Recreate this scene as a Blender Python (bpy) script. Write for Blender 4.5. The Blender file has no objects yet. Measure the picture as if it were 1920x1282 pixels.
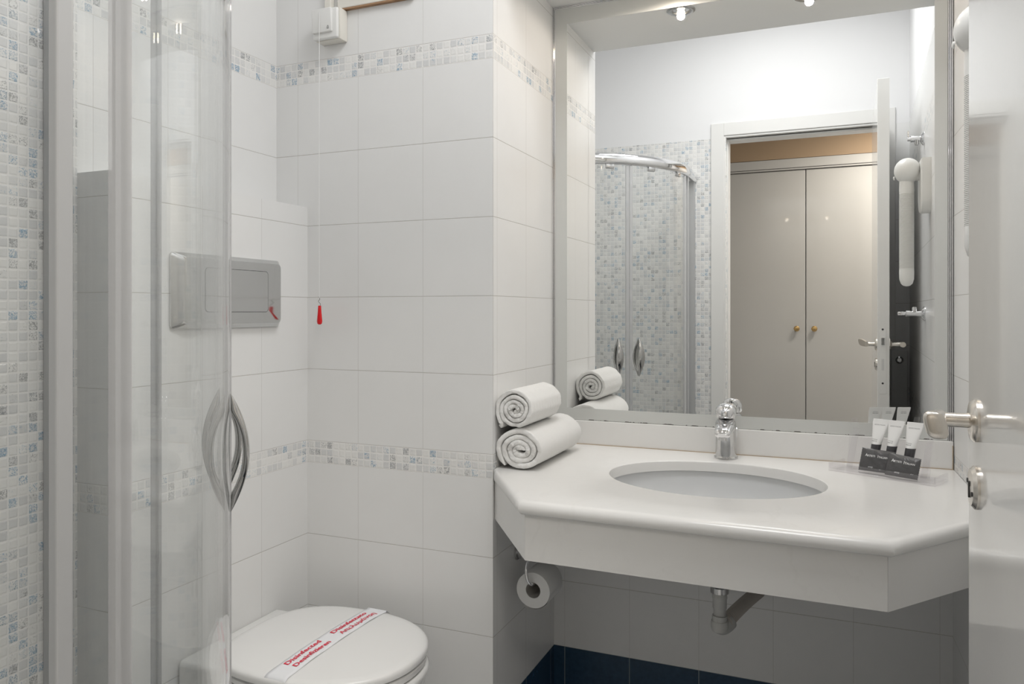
import bpy, bmesh, math, random
from mathutils import Vector, Matrix
random.seed(7)
scene = bpy.context.scene
COL = scene.collection
PI = math.pi

# ------------------------------------------------------------------ camera
cam_d = bpy.data.cameras.new('camera')
cam_d.sensor_width = 36.0
cam_d.lens = 1439.0 / 1920.0 * 36.0
cam_d.shift_y = -(641.0 - 584.26) / 1920.0
cam_d.clip_start = 0.02
cam = bpy.data.objects.new('camera', cam_d)
cam.location = (0, 0, 1.25)
cam.rotation_euler = (PI / 2, 0, 0.3977)
COL.objects.link(cam)
scene.camera = cam

# ------------------------------------------------------------------ world, exposure
scene.view_settings.view_transform = 'Standard'
scene.view_settings.look = 'None'
scene.view_settings.gamma = 1.0
scene.view_settings.use_curve_mapping = False
scene.view_settings.exposure = 0.12
w = bpy.data.worlds.new('world')
scene.world = w
w.use_nodes = True
w.node_tree.nodes['Background'].inputs[0].default_value = (0.95, 0.97, 1.0, 1)
w.node_tree.nodes['Background'].inputs[1].default_value = 0.6

def area(name, loc, rot, sx, sy, power, color=(1, 1, 1), shape='RECTANGLE', spread=PI):
    d = bpy.data.lights.new(name, 'AREA')
    d.shape = shape
    d.size = sx
    if shape in ('RECTANGLE', 'ELLIPSE'):
        d.size_y = sy
    d.energy = power
    d.color = color
    d.spread = spread
    o = bpy.data.objects.new(name, d)
    o.location = loc
    o.rotation_euler = rot
    COL.objects.link(o)
    return o

ZC = 2.85            # main ceiling
area('ceiling_lamp_light', (-0.28, 1.15, ZC - 0.062), (0, 0, 0), 0.56, 0.56, 11.0, (1.0, 1.0, 1.0))
area('corridor_fill_light', (0.45, -0.28, 2.42), (0, 0, 0), 0.30, 0.30, 19.0, (1.0, 0.94, 0.86))  # added fill: sends light through the doorway into the bathroom

# ------------------------------------------------------------------ main planes of the room
XP, YP, YM = -0.793, 1.764, 2.221      # pillar side, pillar front, mirror wall
XL, XB, YE = -1.472, -1.3635, 1.137    # left wall, cistern boxing face and near end
Y0 = 0.33                              # near wall (with the doorway)
ZS = 2.177                             # soffit underside
ZT = 2.15                              # tiles end
ZBOX = 1.5425
TB = 0.0606                            # mosaic band
BZ = 0.890                             # top of the lower band
def xr(y): return 0.276 + (2.221 - y) * 0.028

# ------------------------------------------------------------------ node helpers
class NT:
    def __init__(self, name):
        self.m = bpy.data.materials.new(name)
        self.m.use_nodes = True
        self.t = self.m.node_tree
        self.n = self.t.nodes
        self.b = self.n['Principled BSDF']
        self.out = self.n['Material Output']
    def new(self, kind): return self.n.new(kind)
    def put(self, sock, v):
        if hasattr(v, 'is_output'):
            self.t.links.new(v, sock)
        elif v is not None:
            sock.default_value = v
    def math(self, op, a, b=None, c=None, clamp=False):
        n = self.new('ShaderNodeMath'); n.operation = op; n.use_clamp = clamp
        self.put(n.inputs[0], a)
        if b is not None: self.put(n.inputs[1], b)
        if c is not None: self.put(n.inputs[2], c)
        return n.outputs[0]
    def mix(self, f, a, b):
        n = self.new('ShaderNodeMix'); n.data_type = 'RGBA'
        self.put(n.inputs[0], f); self.put(n.inputs[6], a); self.put(n.inputs[7], b)
        return n.outputs[2]
    def ramp(self, v, lo, hi, a=0.0, b=1.0):
        n = self.new('ShaderNodeMapRange'); n.interpolation_type = 'SMOOTHSTEP'
        self.put(n.inputs[0], v)
        n.inputs[1].default_value = lo; n.inputs[2].default_value = hi
        n.inputs[3].default_value = a; n.inputs[4].default_value = b
        return n.outputs[0]
    def noise(self, vec, scale, detail=2.0, rough=0.5, dist=0.0):
        n = self.new('ShaderNodeTexNoise')
        if vec is not None: self.t.links.new(vec, n.inputs['Vector'])
        n.inputs['Scale'].default_value = scale
        n.inputs['Detail'].default_value = detail
        n.inputs['Roughness'].default_value = rough
        n.inputs['Distortion'].default_value = dist
        return n.outputs[0]
    def comb(self, x, y, z=0.0):
        n = self.new('ShaderNodeCombineXYZ')
        self.put(n.inputs[0], x); self.put(n.inputs[1], y); self.put(n.inputs[2], z)
        return n.outputs[0]
    def bump(self, h, strength, dist):
        n = self.new('ShaderNodeBump')
        n.inputs['Strength'].default_value = strength
        n.inputs['Distance'].default_value = dist
        self.put(n.inputs['Height'], h)
        self.t.links.new(n.outputs[0], self.b.inputs['Normal'])
    def pos(self):
        return self.new('ShaderNodeNewGeometry').outputs['Position']
    def objc(self):
        return self.new('ShaderNodeTexCoord').outputs['Object']

def rgba(c): return (c[0], c[1], c[2], 1.0)
def plain(name, col, rough=0.5, metal=0.0, coat=0.0, spec=0.5, bump=None, var=0.0, vscale=6.0):
    k = NT(name)
    k.b.inputs['Roughness'].default_value = rough
    k.b.inputs['Metallic'].default_value = metal
    k.b.inputs['Coat Weight'].default_value = coat
    k.b.inputs['Specular IOR Level'].default_value = spec
    if var > 0:
        nz = k.noise(k.objc(), vscale, 3.0)
        c2 = tuple(max(0, x * (1 - var)) for x in col)
        k.put(k.b.inputs['Base Color'], k.mix(nz, rgba(c2), rgba(col)))
    else:
        k.b.inputs['Base Color'].default_value = rgba(col)
    if bump:
        k.bump(k.noise(k.objc(), bump[0], 3.0), bump[1], bump[2])
    return k.m

def tile_material(name, full_mosaic=False):
    k = NT(name)
    uv = k.new('ShaderNodeUVMap'); uv.uv_map = 'UVMap'
    s = k.new('ShaderNodeSeparateXYZ'); k.t.links.new(uv.outputs[0], s.inputs[0])
    U, V = s.outputs[0], s.outputs[1]
    a = k.math('SUBTRACT', V, BZ)
    below = k.math('LESS_THAN', a, 0.0)
    above = k.math('GREATER_THAN', a, 1.0)
    w1 = k.math('ADD', a, k.math('MULTIPLY', below, TB))
    w2 = k.math('SUBTRACT', w1, k.math('MULTIPLY', above, 1.0 + TB))
    def edge(v, size):
        f = k.math('FRACT', k.math('DIVIDE', v, size))
        return k.math('MULTIPLY', k.math('MINIMUM', f, k.math('SUBTRACT', 1.0, f)), size)
    eh, ev = edge(w2, 0.2), edge(U, 0.2012)
    jh = k.ramp(eh, 0.0003, 0.0013, 1.0, 0.0)
    jv = k.ramp(ev, 0.0002, 0.0010, 0.55, 0.0)
    joint = k.math('MAXIMUM', jh, jv)
    # mosaic cells
    cs = 0.0202
    mv = V if full_mosaic else k.math('SUBTRACT', a, above)
    cu, cv = k.math('DIVIDE', U, cs), k.math('DIVIDE', mv, cs)
    ids = k.comb(k.math('FLOOR', cu), k.math('FLOOR', cv))
    wn = k.new('ShaderNodeTexWhiteNoise'); wn.noise_dimensions = '2D'
    k.t.links.new(ids, wn.inputs['Vector'])
    r = wn.outputs['Value']
    sc = k.new('ShaderNodeSeparateColor'); k.t.links.new(wn.outputs['Color'], sc.inputs[0])
    r2, r3 = sc.outputs[1], sc.outputs[2]
    wob = k.noise(k.comb(U, V), 160.0, 1.0)
    wv = k.math('MULTIPLY', k.math('SUBTRACT', wob, 0.5), 0.0022)
    em = k.math('ADD', k.math('MINIMUM', edge(U, cs), edge(mv, cs)), wv)
    grout = k.ramp(em, 0.0010, 0.0019, 1.0, 0.0)
    streak = k.noise(k.comb(k.math('ADD', U, k.math('MULTIPLY', r2, 7.0)), k.math('ADD', V, k.math('MULTIPLY', r3, 5.0))), 210.0, 3.0, 0.65, 1.6)
    amt = k.ramp(r, 0.45, 1.0, 0.0, 0.5)
    thr = k.ramp(k.math('ADD', streak, k.math('MULTIPLY', amt, 0.34)), 0.60, 0.74)
    blue = k.ramp(r2, 0.42, 0.62)
    ink = k.mix(blue, (0.30, 0.305, 0.31, 1), (0.19, 0.35, 0.50, 1))
    basec = k.mix(k.ramp(r3, 0.2, 1.0), (0.85, 0.845, 0.825, 1), (0.71, 0.715, 0.715, 1))
    inkf = k.math('MULTIPLY', thr, k.ramp(r, 0.25, 0.85, 0.12, 0.85))
    mos = k.mix(inkf, basec, ink)
    mos = k.mix(grout, mos, (0.88, 0.87, 0.85, 1))
    # big tile
    cloud = k.noise(k.comb(U, V), 9.0, 4.0, 0.6)
    tcol = k.mix(cloud, (0.825, 0.825, 0.815, 1), (0.86, 0.86, 0.853, 1))
    tcol = k.mix(joint, tcol, (0.57, 0.55, 0.52, 1))
    bcloud = k.noise(k.comb(U, V), 60.0, 4.0, 0.7)
    bcol = k.mix(bcloud, (0.012, 0.035, 0.075, 1), (0.03, 0.075, 0.135, 1))
    jb = k.math('MAXIMUM', k.ramp(ev, 0.001, 0.002, 1.0, 0.0), jh)
    bcol = k.mix(jb, bcol, (0.18, 0.22, 0.24, 1))
    isblue = k.math('LESS_THAN', V, 0.2294)
    col = k.mix(isblue, tcol, bcol)
    hump = k.ramp(em, 0.0008, 0.0040)
    rip = k.math('MULTIPLY', k.noise(k.comb(U, V), 130.0, 2.0), 0.45)
    mh = k.math('ADD', hump, rip)
    th = k.math('SUBTRACT', 1.0, joint)
    if full_mosaic:
        col2 = mos; h = mh; msk = 1.0
        k.put(k.b.inputs['Base Color'], mos)
        k.bump(mh, 0.55, 0.0012)
        k.b.inputs['Roughness'].default_value = 0.22
    else:
        inb = k.math('MULTIPLY', below, k.math('GREATER_THAN', a, -TB))
        inu = k.math('MULTIPLY', above, k.math('LESS_THAN', a, 1.0 + TB))
        msk = k.math('MAXIMUM', inb, inu)
        k.put(k.b.inputs['Base Color'], k.mix(msk, col, mos))
        h = k.math('ADD', k.math('MULTIPLY', mh, msk), k.math('MULTIPLY', th, k.math('SUBTRACT', 1.0, msk)))
        k.bump(h, 0.45, 0.0010)
        k.b.inputs['Roughness'].default_value = 0.27
    k.b.inputs['Specular IOR Level'].default_value = 0.45
    return k.m

def clear_glass(name, tint, fres=1.45, dirt=0.0):
    k = NT(name)
    tr = k.new('ShaderNodeBsdfTransparent'); tr.inputs[0].default_value = rgba(tint)
    gl = k.new('ShaderNodeBsdfGlossy'); gl.inputs['Roughness'].default_value = 0.0
    gl.inputs['Color'].default_value = (1, 1, 1, 1)
    fr = k.new('ShaderNodeFresnel')
    bf = k.new('ShaderNodeNewGeometry').outputs['Backfacing']      # thin pane: same Fresnel from both sides
    k.put(fr.inputs[0], k.math('ADD', fres, k.math('MULTIPLY', bf, 1.0 / fres - fres)))
    mx = k.new('ShaderNodeMixShader')
    k.t.links.new(fr.outputs[0], mx.inputs[0]); k.t.links.new(tr.outputs[0], mx.inputs[1]); k.t.links.new(gl.outputs[0], mx.inputs[2])
    last = mx.outputs[0]
    if dirt > 0:
        df = k.new('ShaderNodeBsdfDiffuse'); df.inputs[0].default_value = (0.8, 0.8, 0.8, 1)
        m2 = k.new('ShaderNodeMixShader')
        m2.inputs[0].default_value = dirt
        k.t.links.new(last, m2.inputs[1]); k.t.links.new(df.outputs[0], m2.inputs[2]); last = m2.outputs[0]
    k.t.links.new(last, k.out.inputs['Surface'])
    return k.m

def marble(name):
    k = NT(name)
    p = k.pos()
    n1 = k.noise(p, 4.0, 6.0, 0.6, 1.2)
    vein = k.ramp(k.math('ABSOLUTE', k.math('SUBTRACT', k.noise(p, 3.2, 5.0, 0.62, 1.5), 0.5)), 0.0, 0.03, 1.0, 0.0)
    spots = k.ramp(k.noise(p, 22.0, 4.0, 0.7), 0.68, 0.78)
    c = k.mix(n1, (0.80, 0.79, 0.765, 1), (0.86, 0.855, 0.84, 1))
    c = k.mix(k.math('MULTIPLY', vein, k.ramp(n1, 0.45, 0.65, 0.0, 0.10)), c, (0.60, 0.58, 0.55, 1))
    c = k.mix(k.math('MULTIPLY', spots, 0.22), c, (0.55, 0.55, 0.54, 1))
    k.put(k.b.inputs['Base Color'], c)
    k.b.inputs['Roughness'].default_value = 0.22
    return k.m

def terry(name, col):
    k = NT(name)
    p = k.objc()
    k.put(k.b.inputs['Base Color'], k.mix(k.noise(p, 300.0, 2.0), rgba(tuple(x * 0.93 for x in col)), rgba(col)))
    k.b.inputs['Roughness'].default_value = 0.95
    k.b.inputs['Sheen Weight'].default_value = 0.25
    k.b.inputs['Specular IOR Level'].default_value = 0.1
    k.bump(k.noise(p, 420.0, 2.0, 0.7), 0.7, 0.0018)
    return k.m

def emission(name, col, strength):
    k = NT(name)
    k.b.inputs['Base Color'].default_value = rgba(col)
    k.b.inputs['Emission Color'].default_value = rgba(col)
    k.b.inputs['Emission Strength'].default_value = strength
    return k.m

def mirror_border(name):
    k = NT(name)
    p = k.pos()
    s = k.new('ShaderNodeSeparateXYZ'); k.t.links.new(p, s.inputs[0])
    X, Z = s.outputs[0], s.outputs[2]
    nz = k.noise(k.comb(X, 0.0, 0.0), 26.0, 3.0, 0.7)
    lim = k.math('ADD', 0.9252, k.math('MULTIPLY', k.ramp(nz, 0.50, 0.56), 0.0020))
    worn = k.math('LESS_THAN', Z, lim)
    k.put(k.b.inputs['Base Color'], k.mix(worn, (0.68, 0.69, 0.67, 1), (0.12, 0.11, 0.10, 1)))
    k.b.inputs['Metallic'].default_value = 0.35
    k.b.inputs['Roughness'].default_value = 0.42
    return k.m

MT = {}
MT['tile'] = tile_material('glazed_wall_tile')
MT['mosaic'] = tile_material('shower_mosaic_tile', True)
MT['plaster'] = plain('white_plaster', (0.86, 0.86, 0.865), 0.8, bump=(40, 0.15, 0.001))
MT['soffit'] = plain('soffit_paint', (0.82, 0.825, 0.82), 0.6)
MT['floor'] = plain('floor_tile', (0.72, 0.73, 0.74), 0.35, var=0.2)
MT['marble'] = marble('white_marble')
MT['chrome'] = plain('polished_chrome', (0.80, 0.80, 0.81), 0.06, 1.0)
MT['chrome_worn'] = plain('worn_chrome', (0.68, 0.68, 0.68), 0.14, 1.0, var=0.25, vscale=60.0)
MT['plate'] = plain('grey_chrome', (0.63, 0.635, 0.635), 0.10, 1.0)
MT['bow'] = plain('worn_dark_chrome', (0.52, 0.515, 0.505), 0.13, 1.0)
MT['nickel'] = plain('satin_nickel', (0.78, 0.74, 0.68), 0.24, 1.0)
MT['alu'] = plain('anodised_aluminium', (0.52, 0.525, 0.53), 0.35, 0.3)
MT['mirror'] = plain('silvered_mirror', (0.95, 0.96, 0.955), 0.0, 1.0)
MT['border'] = mirror_border('frosted_mirror_border')
MT['glass'] = clear_glass('shower_glass', (0.985, 0.99, 0.988), 1.40, 0.012)
MT['acrylic'] = clear_glass('clear_acrylic', (0.99, 0.985, 0.99), 1.38, 0.035)
MT['seal'] = clear_glass('clear_grey_seal', (0.90, 0.90, 0.91), 1.3, 0.35)
MT['paint'] = plain('gloss_door_paint', (0.83, 0.822, 0.80), 0.12, coat=0.4, bump=(14, 0.06, 0.002), var=0.04)
MT['frame_paint'] = plain('door_frame_paint', (0.80, 0.795, 0.775), 0.30)
MT['closet'] = plain('gloss_closet_paint', (0.42, 0.405, 0.38), 0.16, coat=0.3, bump=(5, 0.05, 0.004))
MT['tan'] = plain('tan_wall_paint', (0.30, 0.21, 0.13), 0.8)
MT['ceramic'] = plain('white_ceramic', (0.83, 0.83, 0.815), 0.12, coat=0.3)
MT['basin'] = plain('basin_ceramic', (0.72, 0.73, 0.735), 0.25)
MT['seat'] = plain('white_seat_plastic', (0.85, 0.848, 0.835), 0.20)
MT['plastic'] = plain('white_plastic', (0.82, 0.82, 0.80), 0.32)
MT['cream'] = plain('cream_plastic', (0.80, 0.775, 0.71), 0.4)
MT['grey_plastic'] = plain('grey_pipe_plastic', (0.60, 0.60, 0.58), 0.45, var=0.2, vscale=30)
MT['ridged'] = plain('beige_ridged_plastic', (0.50, 0.46, 0.42), 0.5)
MT['paper'] = plain('tissue_paper', (0.84, 0.835, 0.82), 0.95, bump=(180, 0.2, 0.001))
MT['bandpaper'] = plain('coated_paper', (0.86, 0.87, 0.89), 0.7)
MT['card'] = plain('cardboard_core', (0.50, 0.48, 0.45), 0.9)
MT['towel'] = terry('white_terry', (0.88, 0.875, 0.855))
MT['red'] = plain('red_plastic', (0.72, 0.008, 0.012), 0.25)
MT['red_ink'] = plain('red_ink', (0.78, 0.02, 0.06), 0.7)
MT['dark'] = plain('dark_gap', (0.05, 0.05, 0.05), 0.6)
MT['black'] = plain('black_satin_film', (0.085, 0.083, 0.085), 0.32, bump=(55, 0.9, 0.003))
MT['cap'] = plain('black_cap_plastic', (0.045, 0.043, 0.048), 0.3)
MT['tube'] = plain('white_tube_plastic', (0.84, 0.84, 0.83), 0.35)
MT['white_ink'] = plain('white_ink', (0.85, 0.85, 0.85), 0.6)
MT['grey_ink'] = plain('grey_ink', (0.16, 0.16, 0.16), 0.6)
MT['brass'] = plain('aged_brass', (0.55, 0.37, 0.16), 0.35, 1.0)
MT['rust'] = plain('rust_stained_filler', (0.50, 0.30, 0.17), 0.9, var=0.5, vscale=60)
MT['caulk'] = plain('yellowed_sealant', (0.62, 0.50, 0.36), 0.7, var=0.45, vscale=25)
MT['cord'] = plain('white_cord', (0.85, 0.85, 0.84), 0.7)
MT['lamp'] = emission('opal_lamp_diffuser', (1, 0.98, 0.95), 1.2)
MT['bulb'] = emission('warm_halogen_bulb', (1.0, 0.82, 0.58), 32.0)
MT['radiator'] = plain('radiator_enamel', (0.66, 0.66, 0.65), 0.3)
MT['tray'] = plain('shower_tray_acrylic', (0.82, 0.82, 0.81), 0.25)

# ------------------------------------------------------------------ object helpers
def link(name, me, mat, parent=None, smooth=False, loc=None):
    o = bpy.data.objects.new(name, me)
    COL.objects.link(o)
    if mat is not None:
        me.materials.append(mat)
    if smooth:
        for p in me.polygons: p.use_smooth = True
    if parent is not None:
        o.parent = parent
        if loc is None:
            o.matrix_parent_inverse = Matrix.Identity(4)
    if loc is not None:
        o.location = loc
    return o
def fin(name, bm, mat, parent=None, smooth=False, sharp=None):
    bmesh.ops.remove_doubles(bm, verts=bm.verts, dist=1e-6)
    bmesh.ops.recalc_face_normals(bm, faces=bm.faces)
    me = bpy.data.meshes.new(name)
    bm.to_mesh(me); bm.free()
    o = link(name, me, mat, parent, smooth)
    if smooth:
        me.set_sharp_from_angle(angle=math.radians(sharp or 38))
    return o
def tag(o, label=None, cat=None, group=None, kind=None):
    if label: o['label'] = label
    if cat: o['category'] = cat
    if group: o['group'] = group
    if kind: o['kind'] = kind
    return o
def struct(o): o['kind'] = 'structure'; return o
def empty(name, loc, label, cat, group=None, rz=0.0):
    o = bpy.data.objects.new(name, None)
    o.empty_display_size = 0.05
    o.location = loc; o.rotation_euler = (0, 0, rz)
    COL.objects.link(o)
    return tag(o, label, cat, group)
def box(bm, x0, x1, y0, y1, z0, z1, bev=0.0, seg=2, mtx=None):
    r = bmesh.ops.create_cube(bm, size=1.0)
    vs = r['verts']
    for v in vs:
        v.co = Vector((x0 + (v.co.x + .5) * (x1 - x0), y0 + (v.co.y + .5) * (y1 - y0), z0 + (v.co.z + .5) * (z1 - z0)))
    if bev > 0:
        es = list({e for v in vs for e in v.link_edges})
        rr = bmesh.ops.bevel(bm, geom=es, offset=bev, segments=seg, affect='EDGES', profile=0.5)
        vs = rr['verts'] if not mtx else list({v for f in rr['faces'] for v in f.verts} | set(v for v in vs if v.is_valid))
    if mtx:
        for v in vs: v.co = mtx @ v.co
    return bm
def B(*a, **k):
    return box(bmesh.new(), *a, **k)
def ring_loft(bm, rings, cap0=True, cap1=True, closed=True):
    R = [[bm.verts.new(p) for p in r] for r in rings]
    n = len(R[0])
    for a, b in zip(R, R[1:]):
        for i in range(n if closed else n - 1):
            j = (i + 1) % n
            bm.faces.new((a[i], a[j], b[j], b[i]))
    if cap0: bm.faces.new(list(reversed(R[0])))
    if cap1: bm.faces.new(R[-1])
    return bm
def lathe(bm, prof, c=(0, 0, 0), axis=(0, 0, 1), seg=32, cap0=True, cap1=True):
    ax = Vector(axis).normalized()
    t = Vector((1, 0, 0)) if abs(ax.x) < 0.9 else Vector((0, 1, 0))
    e1 = ax.cross(t).normalized(); e2 = ax.cross(e1)
    C = Vector(c)
    rings = []
    for r, h in prof:
        r = max(r, 1e-4)
        rings.append([C + ax * h + e1 * (r * math.cos(2 * PI * i / seg)) + e2 * (r * math.sin(2 * PI * i / seg)) for i in range(seg)])
    return ring_loft(bm, rings, cap0, cap1)
def tube(bm, pts, rad, seg=12):
    pts = [Vector(p) for p in pts]
    rings = []
    prev = None
    for i, p in enumerate(pts):
        d = (pts[min(i + 1, len(pts) - 1)] - pts[max(i - 1, 0)]).normalized()
        if prev is None:
            t = Vector((0, 0, 1)) if abs(d.z) < 0.9 else Vector((1, 0, 0))
            e1 = d.cross(t).normalized()
        else:
            e1 = (prev - d * prev.dot(d)).normalized()
        prev = e1
        e2 = d.cross(e1)
        r = rad[i] if isinstance(rad, (list, tuple)) else rad
        rings.append([p + e1 * (r * math.cos(2 * PI * k / seg)) + e2 * (r * math.sin(2 * PI * k / seg)) for k in range(seg)])
    return ring_loft(bm, rings)
def prism(bm, poly, z0, z1, holes=None):
    a = [Vector((x, y, z0)) for x, y in poly]; b = [Vector((x, y, z1)) for x, y in poly]
    return ring_loft(bm, [a, b])
def smooth_path(pts, n=8):
    out = []
    P = [Vector(p) for p in pts]
    P = [P[0]] + P + [P[-1]]
    for i in range(1, len(P) - 2):
        p0, p1, p2, p3 = P[i - 1:i + 3]
        for k in range(n):
            t = k / n
            out.append(0.5 * ((2 * p1) + (p2 - p0) * t + (2 * p0 - 5 * p1 + 4 * p2 - p3) * t * t + (-p0 + 3 * p1 - 3 * p2 + p3) * t ** 3))
    out.append(P[-2])
    return out
def wall_quad(bm, uvl, p0, p1, z0, z1, u0, u1):
    """vertical quad from p0 to p1 (xy), its UV in metres: u along the wall, v = height"""
    vs = [bm.verts.new((p0[0], p0[1], z0)), bm.verts.new((p1[0], p1[1], z0)), bm.verts.new((p1[0], p1[1], z1)), bm.verts.new((p0[0], p0[1], z1))]
    f = bm.faces.new(vs)
    for l, (u, v) in zip(f.loops, ((u0, z0), (u1, z0), (u1, z1), (u0, z1))):
        l[uvl].uv = (u, v)
    return f
def wall_slab(name, p0, p1, z0, z1, u0, u1, mat, thick=0.08, back=(0, 0)):
    """a wall with thickness: every face gets a metric UV"""
    bm = bmesh.new(); uvl = bm.loops.layers.uv.new('UVMap')
    bx, by = back
    q0 = (p0[0] + bx * thick, p0[1] + by * thick); q1 = (p1[0] + bx * thick, p1[1] + by * thick)
    wall_quad(bm, uvl, p0, p1, z0, z1, u0, u1)
    wall_quad(bm, uvl, q1, q0, z0, z1, u1, u0)
    wall_quad(bm, uvl, p1, q1, z0, z1, u1, u1 + thick)
    wall_quad(bm, uvl, q0, p0, z0, z1, u0 - thick, u0)
    for z, fl in ((z1, 1), (z0, 0)):
        vs = [bm.verts.new((p[0], p[1], z)) for p in (p0, p1, q1, q0)]
        f = bm.faces.new(vs)
        for l, (u, v) in zip(f.loops, ((u0, .96), (u1, .96), (u1, .965), (u0, .965))): l[uvl].uv = (u, v)
    bmesh.ops.remove_doubles(bm, verts=bm.verts, dist=1e-6)
    bmesh.ops.recalc_face_normals(bm, faces=bm.faces)
    me = bpy.data.meshes.new(name); bm.to_mesh(me); bm.free()
    return link(name, me, mat)
def text_mesh(body, size, align='CENTER', bold=0.0, spacing=1.0):
    """flat lettering as a mesh lying in the XY plane"""
    cu = bpy.data.curves.new('t', 'FONT')
    cu.body = body; cu.size = size; cu.align_x = align; cu.align_y = 'CENTER'
    cu.offset = bold; cu.space_character = spacing; cu.resolution_u = 3
    to = bpy.data.objects.new('t', cu)
    COL.objects.link(to)
    bpy.context.view_layer.update()
    dg = bpy.context.evaluated_depsgraph_get()
    me = bpy.data.meshes.new_from_object(to.evaluated_get(dg))
    bpy.data.objects.remove(to); bpy.data.curves.remove(cu)
    me.materials.clear()
    return me
def lettering(name, lines, fn, mat, root):
    """each line of text is a mesh of its own; fn maps the flat (x, y) onto the surface"""
    bpy.context.view_layer.update()
    for body, size, tx, ty, al, bold in lines:
        src = text_mesh(body, size, 'LEFT' if isinstance(al, float) else al, bold)
        bm = bmesh.new(); bm.from_mesh(src); bpy.data.meshes.remove(src)
        if isinstance(al, float):                     # stretch the line to this width
            wd = max(v.co.x for v in bm.verts)
            for v in bm.verts: v.co.x *= al / wd
        for v in bm.verts:
            v.co = fn(v.co.x + tx, v.co.y + ty)
        me = bpy.data.meshes.new(name); bm.to_mesh(me); bm.free()
        o = link(name, me, mat)
        o.parent = root; o.matrix_parent_inverse = root.matrix_world.inverted()

# ------------------------------------------------------------------ the setting
T = 0.2012
def strip(name, p0, p1, z0, z1, u0, u1, mat, back): return struct(wall_slab(name, p0, p1, z0, z1, u0, u1, mat, 0.08, back))
# floor and ceilings
struct(fin('floor', B(XL - 0.1, xr(Y0) + 0.12, 0.20, YM + 0.1, -0.08, 0.0), MT['floor']))
struct(fin('floor', B(-1.6, 1.4, -1.4, 0.20, -0.08, 0.0), MT['floor']))
struct(fin('ceiling', B(XL - 0.1, xr(Y0) + 0.12, 0.20, YM + 0.1, ZC, ZC + 0.08), MT['plaster']))
struct(fin('ceiling', B(-1.6, 1.4, -1.4, 0.20, 2.46, 2.54), MT['plaster']))
struct(fin('trim_1', B(XP, xr(YP) + 0.02, 1.780, YM + 0.02, ZS, ZC), MT['soffit']))     # lowered soffit over the basin
# left wall: mosaic in the shower, tiles beyond
strip('wall_left', (XL, Y0), (XL, YE), 0, ZT, Y0, YE, MT['mosaic'], (-1, 0))
strip('wall_left', (XL, YE), (XL, YP), 0, ZT, YE - 1.577, YP - 1.577, MT['tile'], (-1, 0))
strip('wall_left', (XL, Y0), (XL, YP), ZT, ZC, 0, 1, MT['plaster'], (-1, 0))
# tiled boxing round the cistern
bm = bmesh.new(); uvl = bm.loops.layers.uv.new('UVMap')
wall_quad(bm, uvl, (XB, YE), (XB, YP), 0, ZBOX, YE - 1.577, YP - 1.577)
wall_quad(bm, uvl, (XL, YE), (XB, YE), 0, ZBOX, XL - XB, 0.0)
wall_quad(bm, uvl, (XL, YP), (XL, YE), 0, ZBOX, 0.01, 0.02)
wall_quad(bm, uvl, (XB, YP), (XL, YP), 0, ZBOX, 0.01, 0.02)
for z in (ZBOX, 0):
    f = bm.faces.new([bm.verts.new(p) for p in ((XL, YE, z), (XB, YE, z), (XB, YP, z), (XL, YP, z))])
    for l, (u, v) in zip(f.loops, ((YE, 1.33), (YE, 1.34), (YP, 1.34), (YP, 1.33))): l[uvl].uv = (YE - 1.577 + (u - YE), v)
bmesh.ops.remove_doubles(bm, verts=bm.verts, dist=1e-6)
bmesh.ops.recalc_face_normals(bm, faces=bm.faces)
me = bpy.data.meshes.new('wall_boxing'); bm.to_mesh(me); bm.free()
struct(link('wall_boxing', me, MT['tile']))
# pillar: front face behind the toilet and side face towards the basin
strip('wall_pillar', (XL, YP), (XP, YP), 0, ZT, XL - XP, 0.0, MT['tile'], (0, 1))
strip('wall_pillar', (XP, YP + 0.08), (XP, YM), 0, ZS, YP + .08 - 1.990, YM - 1.990, MT['tile'], (-1, 0))
bm = bmesh.new(); uvl = bm.loops.layers.uv.new('UVMap')
wall_quad(bm, uvl, (XP + 0.0004, YP), (XP + 0.0004, YP + 0.081), 0, ZS, YP - 1.990, YP + .081 - 1.990)
me = bpy.data.meshes.new('wall_pillar'); bm.to_mesh(me); bm.free()
struct(link('wall_pillar', me, MT['tile']))
strip('wall_pillar', (XL, YP), (XP, YP), ZT, ZC, 0, 1, MT['plaster'], (0, 1))
# mirror wall
strip('wall_back', (XP, YM), (xr(YM), YM), 0, ZS, XP + 0.356, xr(YM) + 0.356, MT['tile'], (0, 1))
# right wall
def rwall(y0, y1, z0, z1, mat, off=1.78): 
    return strip('wall_right', (xr(y0), y0), (xr(y1), y1), z0, z1, y0 - off, y1 - off, mat, (1, 0))
rwall(Y0 - 0.12, YM, 0, ZT, MT['tile'])
rwall(Y0 - 0.12, YM, ZT, ZC, MT['plaster'])
# near wall with the doorway (opening x -0.515 .. 0.19)
OX0, OX1, OZ = -0.517, 0.196, 2.157
strip('wall_near', (XL, Y0), (OX0, Y0), 0, ZT, XL, OX0, MT['mosaic'], (0, -1.5))
strip('wall_near', (XL, Y0), (OX0, Y0), ZT, ZC, XL, OX0, MT['plaster'], (0, -1.5))
strip('wall_near', (OX0, Y0), (OX1, Y0), OZ, ZC, OX0, OX1, MT['plaster'], (0, -1.5))
strip('wall_near', (OX1, Y0), (xr(Y0), Y0), 0, ZT, OX1, xr(Y0), MT['tile'], (0, -1.5))
strip('wall_near', (OX1, Y0), (xr(Y0), Y0), ZT, ZC, OX1, xr(Y0), MT['plaster'], (0, -1.5))
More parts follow.
